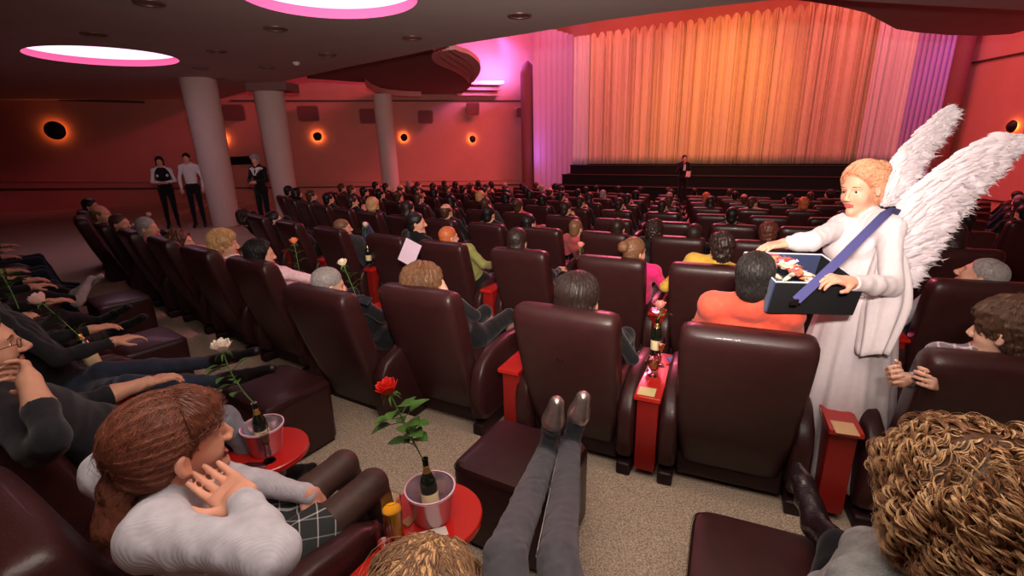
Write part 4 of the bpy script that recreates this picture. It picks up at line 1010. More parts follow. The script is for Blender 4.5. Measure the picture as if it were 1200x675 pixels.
# third row, hand-placed
for px, py, hs, hr, tp, fe, lb in [(667, 268, 'crop', hLB, cR, False, 'man with close-cropped hair in the third row above the pink rose'), (612, 262, 'short', hBk, cB, False, 'dark-haired man in the third row left of the cropped-haired man'),
                         (718, 268, 'short', hDb, cB, False, 'dark-haired person in the third row right of the pink rose'), (762, 270, 'wavy', hDb, cB, True, 'dark wavy-haired person in the third row, right of the pink-top woman'),
                         (812, 276, 'long', hDb, cB, True, 'long-haired person in black in the third row left of the mustard shirt'), (900, 274, 'mop', hAu, cB, True, 'auburn-haired person in the third row under the outstretched hand')]:
    d = top_angle(px, 0, 2); f = seat_frame(2, d); hp = lpx(f, px, py, ly=.22)
    sitter(f, (0, .22, min(max(hp[2], 1.08), 1.3)), hr, hs, tp, lb, yaw=random.uniform(-20, 10), female=fe, seed=int(px), res=.012, detail=False)
# boy and his neighbourhood at the right edge
def plaid(name, base, lines, sc=14., w=.10):
    if name in _m: return _m[name]
    m = bpy.data.materials.new(name); m.use_nodes = True; nt = m.node_tree; b = nt.nodes['Principled BSDF']; b.inputs['Roughness'].default_value = .9; b.inputs['Specular IOR Level'].default_value = .15
    co = nt.nodes.new('ShaderNodeTexCoord'); mp = nt.nodes.new('ShaderNodeMapping'); mp.inputs['Rotation'].default_value = (.5, .4, .6); mp.inputs['Scale'].default_value = (sc,) * 3
    nt.links.new(co.outputs['Object'], mp.inputs['Vector']); sp = nt.nodes.new('ShaderNodeSeparateXYZ'); nt.links.new(mp.outputs['Vector'], sp.inputs[0]); outs = []
    for ax, off in (('X', 0), ('Y', .3), ('Z', .6)):
        a = nt.nodes.new('ShaderNodeMath'); a.operation = 'ADD'; a.inputs[1].default_value = off; nt.links.new(sp.outputs[ax], a.inputs[0])
        f_ = nt.nodes.new('ShaderNodeMath'); f_.operation = 'FRACT'; nt.links.new(a.outputs[0], f_.inputs[0])
        l = nt.nodes.new('ShaderNodeMath'); l.operation = 'LESS_THAN'; l.inputs[1].default_value = w; nt.links.new(f_.outputs[0], l.inputs[0]); outs.append(l)
    s1 = nt.nodes.new('ShaderNodeMath'); s1.operation = 'ADD'; nt.links.new(outs[0].outputs[0], s1.inputs[0]); nt.links.new(outs[1].outputs[0], s1.inputs[1])
    s2 = nt.nodes.new('ShaderNodeMath'); s2.operation = 'MULTIPLY_ADD'; s2.inputs[1].default_value = .5; nt.links.new(s1.outputs[0], s2.inputs[0]); 
    s3 = nt.nodes.new('ShaderNodeMath'); s3.operation = 'MULTIPLY'; s3.inputs[1].default_value = .25; nt.links.new(outs[2].outputs[0], s3.inputs[0]); nt.links.new(s3.outputs[0], s2.inputs[2])
    mx = nt.nodes.new('ShaderNodeMix'); mx.data_type = 'RGBA'; mx.inputs['A'].default_value = (*srgb(base), 1); mx.inputs['B'].default_value = (*srgb(lines), 1)
    nt.links.new(s2.outputs[0], mx.inputs['Factor']); nt.links.new(mx.outputs['Result'], b.inputs['Base Color']); _m[name] = m; return m
f = A_frame(1); hp = lpx(f, 1182, 390, ly=.22)
wl = lpx(f, 1058, 432, dist=2.25); wr_ = lpx(f, 1090, 436, dist=2.2)
sitter(f, hp, hairm('chestnut', (88, 60, 46)), 'mop', plaid('plaid_shirt', (120, 112, 118), (224, 196, 206), 20., .16), 'boy in a grey plaid shirt with brown hair, hands held together', yaw=42, pitch=-6, seed=30, res=.0065, sc=1.12, w=.92, strand=dict(n=4000, length=.09, rad=.0012, seed=7),
       elL=(hp + wl) / 2 + V3(-.1, -.02, -.16), wrL=wl + V3(-.02, -.07, -.02), elR=(hp + wr_) / 2 + V3(.1, .04, -.2), wrR=wr_ + V3(.04, -.06, -.02), curlL=.9, curlR=.8, palmL=(.8, 0, .2), palmR=(-.8, 0, .2),
       knL=V3(-.16, .98, .64), knR=V3(.12, 1.0, .60), bottom=cB, skin_=SKP)
# ------------------------------------------------------------------ woman in the grey sweater
T_swe = cloth('grey_knit', (188, 184, 192), b=.0)
nt = T_swe.node_tree; wv = nt.nodes.new('ShaderNodeTexWave'); wv.inputs['Scale'].default_value = 60; wv.inputs['Distortion'].default_value = 1.2; wv.inputs['Detail'].default_value = 2
co = nt.nodes.new('ShaderNodeTexCoord'); mp = nt.nodes.new('ShaderNodeMapping'); mp.inputs['Rotation'].default_value = (0, .5, .7); nt.links.new(co.outputs['Object'], mp.inputs['Vector']); nt.links.new(mp.outputs['Vector'], wv.inputs['Vector'])
bp = nt.nodes.new('ShaderNodeBump'); bp.inputs['Strength'].default_value = .12; bp.inputs['Distance'].default_value = .004; nt.links.new(wv.outputs['Fac'], bp.inputs['Height']); nt.links.new(bp.outputs['Normal'], nt.nodes['Principled BSDF'].inputs['Normal'])
f = SEAT_LADY; L_ = lambda px, py, d: lpx(f, px, py, dist=d)
hc = L_(204, 522, 1.16)
J = seated_joints(hc, pelvis=(.10, .56, .57)); hd = Head(hc, -8, 2, 5, 1.03)
J['neck'] = hd.P(0, -.04, -.150)
J['shR'] = L_(182, 628, 1.0); J['elR'] = L_(318, 650, .93); J['wrR'] = L_(285, 590, 1.07)
J['shL'] = J['shR'] + V3(-.36, .05, -.02); J['elL'] = V3(-.06, .62, .84)
J['knL'] = lpx(f, 402, 545, z=.77); J['knR'] = lpx(f, 436, 568, z=.77)
for s, a in ((1, 'R'), (-1, 'L')): J['an' + a] = J['kn' + a] + V3(0, .10, -.44); J['to' + a] = J['an' + a] + V3(0, .15, -.06)
J['wrL'] = (J['knL'] + J['knR']) * .27 + (J['hipL'] + J['hipR']) * .23 + V3(0, 0, .085)
for a, b_ in (('shR', 'elR'), ('elR', 'wrR'), ('elL', 'wrL'), ('shL', 'elL'), ('hipR', 'knR')): print('LADY', a, b_, np.linalg.norm(J[a] - J[b_]).round(2), J[b_].round(2))
M_tights = mat('sheer_tights', (74, 52, 46), rough=.55, spec=.4, noise=.15, nscale=40)
chin = hd.P(.05, .05, -.085)
prims, subs = body_prims(J, hd, True, tags=(0, 1, 2, 3), dirR=chin - J['wrR'] + V3(0, -.02, .01), palmR=(-.8, -.15, .35), curlR=.42, dirL=(0, .30, -.95), palmL=(1, 0, 0), detail=True, w=.98)
body = sdf_obj('person', Sdf(prims, (), subs), .0055, [skin('rosy', (222, 160, 134)), T_swe, M_tights, cK, M_lip], None, tags=True)
body.location = (f[0][0], f[0][1], f[1]); body.rotation_euler = (0, 0, f[2])
tag(body, 'woman in a grey sweater and plaid skirt resting her chin on her hand', 'person')
sw = [inflate(p, .011) for p in prims if p[5] == 1]
up = nrm(J['neck'] - J['pelvis']); wd = warp_disp(21, .006, 34)
swe = sdf_obj('sweater', Sdf(sw, (), [ell(J['neck'] + up * .05 + V3(.01, .03, 0), np.array((.115, .115, .10)), None, 0, .01), ball(J['wrL'] + nrm(V3(0, .3, -.95)) * .05, .040, 0, .004)], wd), .0065, T_swe, body)
for a in 'RL':
    el, wr = J['el' + a], J['wr' + a]; m = MB(); pts = [wr * (1 - t) + el * t for t in (.02, .1, .2, .3)]
    m.tube(pts, [.031, .033, .036, .038], n=24, cap=False); m.build('cuff', T_swe, body)
sk = [cone(J['hip' + a] + V3(0, -.04, .0), J['hip' + a] * .38 + J['kn' + a] * .62, .112, .088, 0, .07) for a in 'RL'] + [ell(J['pelvis'], (.19, .15, .13), None, 0, .06)]
sdf_obj('skirt', Sdf(sk, [(J['hipR'] * .42 + J['knR'] * .58, nrm(J['knR'] - J['hipR']))], (), warp_disp(5, .004, 30)), .009, plaid('plaid_skirt', (52, 54, 54), (216, 216, 212), 17., .07), body)
Hs = hair_sdf(hd, 'ponytail', 31); ho = sdf_obj('hair', Hs, .006, hAu, body)
strand_obj('hair_strands', strands(Hs, hd, 'ponytail', 7000, .17, .0010, seed=12, part=(-.01, .07, .11), target=(0, -.115, -.02), steps=12), hairm('auburn_strand', (122, 70, 52)), ho)
# fringe over the forehead
FS = Sdf([ell(hd.P(0, .02, .055), np.array((.081, .085, .072)) * hd.s, hd.M)], [(hd.P(0, .03, .048), hd.D(0, .35, -1)), (hd.P(0, .02, 0), hd.D(0, -1, 0))], (), noise_disp(4, .002, 130))
fo = sdf_obj('fringe', FS, .006, hAu, ho); strand_obj('fringe_strands', strands(FS, hd, 'f', 1400, .07, .0010, seed=15, part=(0, -.03, .14), steps=6), hairm('auburn_strand', (122, 70, 52)), ho)
m = MB(); nkc = J['neck'] * .55 + hd.P(0, -.02, -.06) * .45; ring = []
for i in range(25):
    a_ = 2 * PI * i / 24; ring.append(nkc + np.array([math.cos(a_) * .064, math.sin(a_) * .066, -.012 * math.sin(a_)]))
m.tube(ring, .0022, n=6, cap=False); m.build('choker', mat('black_cord', (20, 16, 16)), body)
m = MB(); m.tube([hd.P(.082, -.004, -.038), hd.P(.084, -.004, -.047)], .0045, n=10); m.build('earring', mat('silver', (220, 215, 215), rough=.15, metal=1), body)
make_eyes(hd, body)
# ------------------------------------------------------------------ bespectacled man in black
f = SEAT_MAN; hc = lpx(f, -28, 410, dist=1.75)
J = seated_joints(hc, pelvis=(.12, .58, .57)); hd = Head(hc, -12, 2, 4, 1.08); J['neck'] = hd.P(0, -.03, -.15)
J['shR'] = lpx(f, 48, 520, dist=1.62); J['shL'] = J['shR'] + V3(-.38, .04, 0); J['elR'] = lpx(f, 62, 480, dist=1.55) + V3(.0, .0, -.10); J['wrR'] = lpx(f, 34, 436, dist=1.68)
J['elR'] = J['shR'] * .3 + V3(*(J['shR'] + V3(.04, .26, -.14))) * .7; J['wrR'] = lpx(f, 34, 446, dist=1.62); J['elR'] = lpx(f, 60, 512, dist=1.50)
for s, a in ((1, 'R'), (-1, 'L')):
    J['kn' + a] = lpx(f, 262 if s > 0 else 235, 492 if s > 0 else 476, z=.88 if s > 0 else .80); J['an' + a] = J['kn' + a] + V3(.02, .18, -.42); J['to' + a] = J['an' + a] + V3(0, .17, -.05)
chin = hd.P(.0, .09, -.10)
print('MANJ', {k: v.round(2).tolist() for k, v in J.items()})
prims, subs = body_prims(J, hd, False, w=1.15, sleeve='mid', dirR=nrm(hd.P(.03, .09, -.03) - J['wrR']), palmR=(-.3, -1, .2), curlR=.7)
dd = warp_disp(9, .008, 26)
def dsp(X): return dd(X) * np.clip((np.linalg.norm(X - hd.c, axis=1) - .2) / .06, 0, 1) * np.clip((np.linalg.norm(X - J['wrR'], axis=1) - .15) / .05, 0, 1)
T_shirt = cloth('black_shirt', (34, 34, 38), b=.25)
body = sdf_obj('person', Sdf(prims, (), subs, dsp), .007, [SK, T_shirt, cloth('washed_denim', (138, 140, 152)), cK, M_lip], None, tags=True)
body.location = (f[0][0], f[0][1], f[1]); body.rotation_euler = (0, 0, f[2]); tag(body, 'man in a black shirt and glasses with a goatee at the left edge', 'person')
Hs = hair_sdf(hd, 'short', 41); ho = sdf_obj('hair', Hs, .007, hBk, body); make_eyes(hd, body)
g = MB(); M_fr = mat('dark_frame', (24, 20, 20), rough=.3)
for s in (-1, 1):
    ring = [hd.P(s * .032 + .021 * math.cos(a_), .104 - abs(s * .032 + .021 * math.cos(a_)) * .15, .002 + .015 * math.sin(a_)) for a_ in np.linspace(0, 2 * PI, 25)]; g.tube(ring, .0014, n=6, cap=False)
    g.tube([hd.P(s * .053, .096, .006), hd.P(s * .078, .02, .006), hd.P(s * .08, -.01, -.004)], .0014, n=6)
g.tube([hd.P(-.011, .105, .006), hd.P(.011, .105, .006)], .0014, n=6); g.build('glasses', M_fr, body)
bd = Sdf([ell(hd.P(0, .081, -.094), np.array((.022, .016, .02)) * hd.s, hd.M), cone(hd.P(-.022, .084, -.05), hd.P(.022, .084, -.05), .004, .004, 0, .006)], (), (), noise_disp(3, .001, 200)); sdf_obj('goatee', bd, .004, hDb, body)
# ------------------------------------------------------------------ the other sitters of the camera row (bodies mostly outside the picture)
def legs_person(f, hc, kn, an, to, label, top, bottom, shoes, seed, hstyle='short', hair=None, extra=None, w=1., res=.009, female=False):
    J = seated_joints(hc, pelvis=(.0, .60, .57)); hd = Head(hc, -10, 0)
    for a in 'RL': J['kn' + a], J['an' + a], J['to' + a] = kn[a], an[a], to[a]
    if extra: J.update(extra)
    return build_person('person', f, J, hd, [SK, top, bottom, shoes, M_lip], hair or hBr, hstyle, female, res=res, label=label, seed=seed, folds=.007, w=w)
cBoot = mat('black_boot_leather', (34, 28, 30), rough=.35, spec=.5, bump=.3, bscale=60); cDj = cloth('dark_denim', (44, 50, 66), b=.2)
f = SEAT_MAN2; g_ = lambda px, py, z: lpx(f, px, py, z=z)
print('M2', g_(130, 440, .8), g_(300, 430, .7))
legs_person(f, (-.05, .30, 1.28), dict(R=g_(150, 452, .82), L=g_(120, 436, .82)), dict(R=g_(262, 446, .70), L=g_(250, 424, .70)), dict(R=g_(318, 432, .80), L=g_(300, 412, .80)),
            'person in dark jeans with feet in black boots up on an ottoman', T_shirt, cDj, cBoot, 51)
p3 = row_pt(0, 35.6, 1.92); f3 = cam_seat(p3, 39, 'third from the woman in grey'); f = f3
print('M3', g_(60, 400, .8), g_(140, 380, .7))
legs_person(f, (-.05, .30, 1.28), dict(R=g_(62, 398, .88), L=g_(70, 372, .82)), dict(R=g_(128, 392, .72), L=g_(118, 378, .70)), dict(R=g_(168, 372, .84), L=g_(150, 360, .84)),
            'person in black trousers and black shoes, one hand raised, behind the pale pink rose', cB, cB, cK, 52, extra=dict(elR=g_(-30, 395, 1.05), wrR=g_(8, 378, 1.12)))
p4 = row_pt(0, 38.3, 1.88); f4 = cam_seat(p4, 41, 'fourth from the woman in grey'); f = f4
legs_person(f, (-.05, .30, 1.28), dict(R=g_(30, 345, .82), L=g_(30, 330, .82)), dict(R=g_(92, 352, .68), L=g_(88, 345, .68)), dict(R=g_(106, 326, .86), L=g_(118, 324, .86)),
            'person in black trousers with pale grey sneakers resting on an ottoman', cB, cB, cloth('pale_sneaker', (176, 160, 160)), 53)
for i in range(3):
    p_ = row_pt(0, 41 + 2.7 * i, 1.85); ff = cam_seat(p_, 44 + 2.5 * i, ['fifth', 'sixth', 'seventh'][i] + ' from the woman in grey')
    lb, pr = protos[[0, 8, 3][i]]; o = copy_tree(pr); o.location = (ff[0][0], ff[0][1], Z0); o.rotation_euler = (0, 0, ff[2]); tag(o, 'person with %s in the camera row, %s from the grey sweater' % (lb.split(' and ')[0], ['fifth', 'sixth', 'seventh'][i]), 'person', 'dark sitters of the camera row')
# ------------------------------------------------------------------ person in grey jeans with silver ballet shoes
f = SEAT_BLONDE; M_silver = mat('silver_shoe', (190, 176, 172), rough=.28, metal=.85, noise=.1, nscale=60); cGj = cloth('grey_denim', (84, 82, 88), b=.3, bs=500)
hc = lpx(f, 500, 722, dist=.93); hd = Head(hc, 6, -6)
J = seated_joints(hc, pelvis=lpx(f, 590, 800, dist=.95)); print('BL', hc, J['pelvis'])
J['pelvis'] = V3(.18, .62, .60); J['hipR'] = V3(.27, .64, .60); J['hipL'] = V3(.10, .64, .60)
J['elR'] = V3(.33, .30, .80); J['wrR'] = V3(.22, .42, .66); J['elL'] = V3(-.25, .25, .80); J['wrL'] = V3(-.1, .4, .66)
J['knR'] = lpx(f, 654, 655, dist=1.42); J['knL'] = lpx(f, 592, 652, dist=1.38)
J['anR'] = lpx(f, 655, 520, dist=2.03); J['anL'] = lpx(f, 648, 545, dist=2.0)
J['anR'] = lpx(f, 668, 522, dist=2.08); J['anL'] = lpx(f, 640, 532, dist=2.05)
for a in 'RL': J['to' + a] = J['an' + a] + V3(0, .05, .15)
kw = dict(legs=False)
prims, subs = body_prims(J, hd, True, legs=False)
q = HS
for a in 'RL': prims += [cone(J['hip' + a], J['kn' + a], .086 * q, .060 * q, 2, .012), cone(J['kn' + a], J['kn' + a] * .5 + J['an' + a] * .5, .056 * q, .050 * q, 2, .008), cone(J['kn' + a] * .5 + J['an' + a] * .5, J['an' + a], .050 * q, .042 * q, 2, .006)]
fd = warp_disp(31, .005, 85)
fdir = {}
for a, tp_, dd_ in (('R', (683, 468), 1.98), ('L', (652, 474), 1.95)):
    t_ = lpx(f, *tp_, dist=dd_); J['to' + a] = t_; ank = J['an' + a]; prims += [cone(ank, ank * .45 + t_ * .55, .036 * q, .034 * q, 3, .02), cone(ank * .45 + t_ * .55, t_, .036 * q, .026 * q, 3, .02)]
cSock = cloth('dark_sock', (60, 62, 66))
body = sdf_obj('person', Sdf(prims, (), subs, lambda X: fd(X) * np.clip((np.linalg.norm(X - hd.c, axis=1) - .2) / .06, 0, 1)), .007, [SKP, cG, cGj, cSock, M_lip], None, tags=True)
body.location = (f[0][0], f[0][1], f[1]); body.rotation_euler = (0, 0, f[2]); tag(body, 'person in grey jeans with crossed feet in silver ballet shoes on an ottoman', 'person')
for a in 'RL':
    ank, t_ = J['an' + a], J['to' + a]; ax = nrm(t_ - ank); mid_ = ank * .30 + t_ * .70; toC = nrm(local(f, EYE) - mid_); toC = nrm(toC - ax * (toC @ ax)); top_n = toC
    back = nrm(np.cross(ax, np.cross(top_n, ax)))
    S = Sdf([cone(ank - ax * .0 - top_n * .03, mid_, .030 * q, .036 * q, 0, .03), cone(mid_, t_ + ax * .006, .040 * q, .029 * q, 0, .03)], (), [ell(ank * .72 + t_ * .28 + top_n * .034, np.array((.04, .04, .072)) * q, np.stack([np.cross(top_n, ax), top_n, ax], 1), 0, .004)])
    so = sdf_obj('shoe', S, .0045, M_silver, body)
    bw = MB(); c_ = ank * .42 + t_ * .58 + top_n * .036; sd_ = np.cross(top_n, ax)
    bw.tube([c_ - sd_ * .014, c_ - sd_ * .005 + top_n * .004, c_ + sd_ * .005 + top_n * .004, c_ + sd_ * .014], [.005, .003, .003, .005], n=8); bw.build('bow', mat('dark_bow', (30, 24, 26)), so)
    sm = MB(); side = sd_ * (1 if a == 'R' else 1)
    hip_, kn_, an_ = J['hip' + a], J['kn' + a], J['an' + a]
    pts = []
    for t in np.linspace(0, 1, 14): c0 = kn_ * (1 - t) + an_ * t; r0_ = (.062 * (1 - t) + .043 * t) * q; pts.append(c0 + nrm(side + top_n * .35) * r0_)
    sm.tube(pts, .0016, n=5); sm.build('seam', mat('seam_thread', (170, 160, 160)), body)
Hs = hair_sdf(hd, 'wavy', 61); ho = sdf_obj('hair', Hs, .007, hBl, body)
strand_obj('hair_strands', strands(Hs, hd, 'bob', 5000, .14, .0011, seed=14, part=(0, .06, .12)), hairm('dark_blond', (150, 112, 82)), ho)
# ------------------------------------------------------------------ curly-haired person at the lower right
f = SEAT_CURLY; hCu = hairm('curly_blond', (150, 104, 70)); hc = lpx(f, 1128, 592, dist=1.0); hd = Head(hc, 12, -6, 0, 1.0)
print('CURLY', hc)
J = seated_joints(hc, pelvis=hc + V3(.0, .22, -.74)); J['shL'] = lpx(f, 1010, 690, dist=1.08); J['shR'] = J['shL'] + V3(.42, -.03, .0); J['elL'] = lpx(f, 965, 692, dist=1.28); J['wrL'] = J['elL'] + V3(.12, .12, -.18); J['elR'] = J['shR'] + V3(.05, .2, -.25); J['wrR'] = J['elR'] + V3(-.1, .2, -.1)
J['knL'] = lpx(f, 985, 645, dist=1.62); J['anL'] = lpx(f, 958, 618, dist=1.80); J['toL'] = lpx(f, 934, 548, dist=2.02); J['knR'] = J['knL'] + V3(.16, .02, .0); J['anR'] = J['knR'] + V3(0, .14, -.4); J['toR'] = J['anR'] + V3(0, .16, -.04)
T_tw = cloth('grey_tweed', (138, 140, 138), b=.5, noise=.3)
prims, subs = body_prims(J, hd, True, w=1.1, legs=False)
prims += [cone(J['hipL'], J['knL'], .085 * q, .058 * q, 2, .04), cone(J['knL'], J['anL'], .056 * q, .045 * q, 3, .02), cone(J['hipR'], J['knR'], .085 * q, .058 * q, 2, .04), cone(J['knR'], J['anR'], .055 * q, .04 * q, 2, .02)] + foot(J['anR'], J['toR'])
b_, t_ = J['anL'], J['toL']; bm_ = b_ * .6 + t_ * .4
prims += [cone(b_, bm_, .047 * q, .042 * q, 3, .02), cone(bm_, b_ * .3 + t_ * .7, .042 * q, .040 * q, 3, .02), cone(b_ * .3 + t_ * .7, t_, .040 * q, .021 * q, 3, .02)]
fd2 = warp_disp(33, .006, 30)
body = sdf_obj('person', Sdf(prims, (), subs, lambda X: fd2(X) * np.clip((np.linalg.norm(X - hd.c, axis=1) - .2) / .06, 0, 1)), .0075, [SK, T_tw, cB, mat('shiny_boot', (38, 26, 30), rough=.22, spec=.6, bump=.5, bscale=45), M_lip], None, tags=True)
body.location = (f[0][0], f[0][1], f[1]); body.rotation_euler = (0, 0, f[2]); tag(body, 'person with big curly blond hair in a grey tweed jacket at the lower right', 'person')
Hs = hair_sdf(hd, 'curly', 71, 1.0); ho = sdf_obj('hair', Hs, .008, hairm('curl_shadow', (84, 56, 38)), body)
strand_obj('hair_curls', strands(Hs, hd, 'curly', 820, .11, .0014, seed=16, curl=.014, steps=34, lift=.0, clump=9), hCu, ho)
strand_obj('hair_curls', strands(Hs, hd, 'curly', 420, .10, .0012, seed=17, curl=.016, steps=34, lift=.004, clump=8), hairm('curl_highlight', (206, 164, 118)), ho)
# ------------------------------------------------------------------ winged hostess with the sweets tray
q = HS
hd = Head(atd(1009, 222, 2.75), 112, -8, 4, 1.06)
J = dict(head=hd.c, neck=hd.P(0, -.035, -.15)); J['pelvis'] = atd(1003, 372, 2.72); J['pelvis'][2] = max(J['pelvis'][2], 1.0)
J['shL'] = atd(1043, 268, 2.58); J['shR'] = atd(985, 266, 2.84); J['elL'] = atd(1044, 336, 2.44); J['wrL'] = atd(996, 331, 2.28)
J['elR'] = atd(950, 283, 2.62); J['wrR'] = atd(922, 285, 2.70)
fx = nrm(V3(-.6, -.75, 0))
for s, a in ((1, 'R'), (-1, 'L')):
    side = V3(fx[1], -fx[0], 0) * s
    J['hip' + a] = J['pelvis'] + side * .09; J['kn' + a] = V3(J['pelvis'][0], J['pelvis'][1], .55) + side * .1; J['an' + a] = V3(J['pelvis'][0], J['pelvis'][1], .10) + side * .1; J['to' + a] = J['an' + a] + fx * .16 - V3(0, 0, .06)
for a, b_ in (('shR', 'elR'), ('elR', 'wrR'), ('elL', 'wrL'), ('shL', 'elL'), ('shL', 'shR')): print('ANG', a, b_, np.linalg.norm(J[a] - J[b_]).round(2), J[b_].round(2))
T_dress = cloth('white_dress', (216, 203, 206), b=.15, noise=.04)
prims, subs = body_prims(J, hd, True, tags=(0, 1, 1, 3), sleeve='long', dirL=atd(968, 324, 2.25) - J['wrL'], palmL=(.1, .2, -1), curlL=.55, dirR=atd(900, 288, 2.70) - J['wrR'], palmR=(0, 0, -1), curlR=.35, w=.98)
angel = sdf_obj('person', Sdf(prims, (), subs), .0055, [skin('angel', (222, 160, 134)), T_dress, T_dress, cK, M_lip], None, tags=True)
tag(angel, 'smiling blonde woman in a white dress with feathered angel wings serving from a tray', 'person')
gar = [inflate(p, .013) for p in prims if p[5] == 1 and not (p[0] == 'c' and min(p[1][2], p[2][2]) < .9)]
up = nrm(J['neck'] - J['pelvis'])
d0 = warp_disp(51, .0045, 55, (1, 1, .6))
bod = sdf_obj('blouse', Sdf(gar, [], [ell(J['neck'] + up * .045 + fx * .03, (.105, .105, .105), None, 0, .012)] + [ball(J['wrL'] + nrm(J['wrL'] - J['elL']) * .02, .045, 0, .006), ball(J['wrR'] + nrm(J['wrR'] - J['elR']) * .02, .04, 0, .006)], d0), .0065, T_dress, angel)
def drape(name, secs, nrip, amp, seed, n=120):
    """hanging cloth: (centre, rx, ry) sections with vertical pleats that deepen downwards"""
    rs = np.random.default_rng(seed); ph = rs.random(4) * 6.28; m = MB(); vs = []; K = len(secs)
    for i, (c, rx, ry) in enumerate(secs):
        v = i / (K - 1)
        for j in range(n):
            a = 2 * PI * j / n; rp = 1 + amp * v ** .7 * (math.sin(nrip * a + ph[0] + .5 * math.sin(2 * a + v * 1.5)) * .6 + math.sin(nrip * 1.7 // 1 * a + ph[1] + v) * .3 + .25 * math.sin(3 * a + ph[2]))
            vs.append((c[0] + rx * rp * math.cos(a), c[1] + ry * rp * math.sin(a), c[2] + .02 * v * math.sin(2 * a + ph[3])))
    m.add(vs, [(i * n + j, i * n + (j + 1) % n, (i + 1) * n + (j + 1) % n, (i + 1) * n + j) for i in range(K - 1) for j in range(n)]); o = m.build(name, T_dress, angel)
    sm = o.modifiers.new('t', 'SOLIDIFY'); sm.thickness = .003; return o
pv = J['pelvis']; drape('skirt', [(pv * (1 - v) + V3(pv[0] - .03, pv[1] - .03, .14) * v + V3(0, 0, .17 * (1 - v)), .165 + .15 * v ** .8, .145 + .16 * v ** .8) for v in np.linspace(0, 1, 22)], 13, .10, 4)
# wide draped sleeve hanging from the near arm
t0, t1 = atd(1043, 270, 2.56), atd(1022, 412, 2.50)
drape('draped_sleeve', [(t0 * (1 - v) + t1 * v + V3(.035 * math.sin(v * PI), 0, 0), .03 + .085 * math.sin(min(1, v * 1.5) * PI / 2) - .045 * max(0, v - .6) / .4, .03 + .07 * math.sin(min(1, v * 1.5) * PI / 2) - .03 * max(0, v - .6) / .4) for v in np.linspace(0, 1, 24)], 7, .16, 8)
m = MB(); c_ = J['pelvis'] * .62 + J['neck'] * .38; ring = []
for i in range(33):
    a_ = 2 * PI * i / 32; sd_ = V3(fx[1], -fx[0], 0); ring.append(c_ + sd_ * .160 * math.cos(a_) + fx * .128 * math.sin(a_) - V3(0, 0, .02 * math.sin(a_)))
m.tube(ring, .004, n=6, cap=False); m.build('belt_cord', mat('tan_cord', (170, 110, 80)), angel)
make_eyes(hd, angel)
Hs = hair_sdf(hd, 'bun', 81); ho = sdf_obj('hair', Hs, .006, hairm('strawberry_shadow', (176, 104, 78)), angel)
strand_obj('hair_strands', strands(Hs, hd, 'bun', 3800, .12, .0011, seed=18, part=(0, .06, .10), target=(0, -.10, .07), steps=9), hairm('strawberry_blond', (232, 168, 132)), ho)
# wings
M_fea = mat('white_feather', (228, 214, 220), rough=.8, sheen=.3, sss=.1)
def pl_interp(P, t):
    P = np.array(P, float); k = len(P) - 1; x = min(max(t, 0), .9999) * k; i = int(x); return P[i] * (1 - (x - i)) + P[i + 1] * (x - i)
def wing(name, lead, trail, n, seed, thick=.03, sz=1.):
    """lead / trail: lists of (px, py, camera distance) of the two edges, root to tip"""
    rs = np.random.default_rng(seed); L = [atd(*p) for p in lead]; T = [atd(*p) for p in trail]; V = []; Fc = []
    nrm_w = nrm(np.cross(L[-1] - L[0], T[len(T) // 2] - L[len(L) // 2])); nrm_w = nrm_w if nrm_w @ (EYE - L[0]) > 0 else -nrm_w
    m = MB()
    core = []
    for t in np.linspace(0, 1, 12):
        a, b_ = pl_interp(L, t), pl_interp(T, t); core.append((a * .5 + b_ * .5, nrm(b_ - a), nrm_w, np.linalg.norm(b_ - a) * .44 + .003, .022 * (1 - .6 * t), 2))
    m.loft(core, n=16)
    for i in range(n):
        t = (i + rs.random()) / n; t = 1 - t; u = rs.random() ** .8
        a, b_ = pl_interp(L, t), pl_interp(T, t); a2, b2 = pl_interp(L, min(1, t + .08)), pl_interp(T, min(1, t + .08))
        base = a * (1 - u) + b_ * u; along = nrm((a2 - a) * (1 - u) + (b2 - b_) * u + 1e-6 * (b_ - a)) if t < .95 else nrm(L[-1] - L[-2]); acr = nrm(b_ - a)
        d = nrm(along * (1 - .35 * u) + acr * (.10 + .45 * u) + nrm_w * (rs.normal() * .12 + .04)); w = (.010 + .009 * rs.random()) * sz; ln = (.10 + .10 * rs.random()) * (1 - .1 * t)
        base = base - d * ln * (.35 + .3 * u) + nrm_w * (thick * (rs.random() * 2 - 1) * (1.1 - .5 * t)); sd_ = nrm(np.cross(d, nrm_w)); bend = rs.normal() * .05
        st = 11; vs = []
        for j in range(st + 1):
            x = j / st; c0 = base + d * ln * x + sd_ * bend * ln * x * x + nrm_w * .012 * math.sin(x * 3); ww = w * (math.sin(PI * min(1, x * 1.02 + .06)) ** .55) * (1 + .28 * (rs.random() - .5))
            vs += [c0 - sd_ * ww + nrm_w * -.004, c0 + nrm_w * .003, c0 + sd_ * ww + nrm_w * -.004 + d * .006 * (rs.random() - .5)]
        fs = []
        for j in range(st):
            for k in (0, 1): fs.append((j * 3 + k, j * 3 + k + 1, j * 3 + k + 4, j * 3 + k + 3))
        m.add(vs, fs)
        # loose barbs at the rim
        for _ in range(4):
            x = .4 + .6 * rs.random(); c0 = base + d * ln * x; dd = nrm(d * (.5 + rs.random()) + sd_ * rs.normal() * .9 + nrm_w * rs.normal() * .3); le = .02 + .03 * rs.random()
            m.add([c0 - sd_ * .002, c0 + sd_ * .002, c0 + dd * le], [(0, 1, 2)])
    return m.build(name, M_fea, angel)
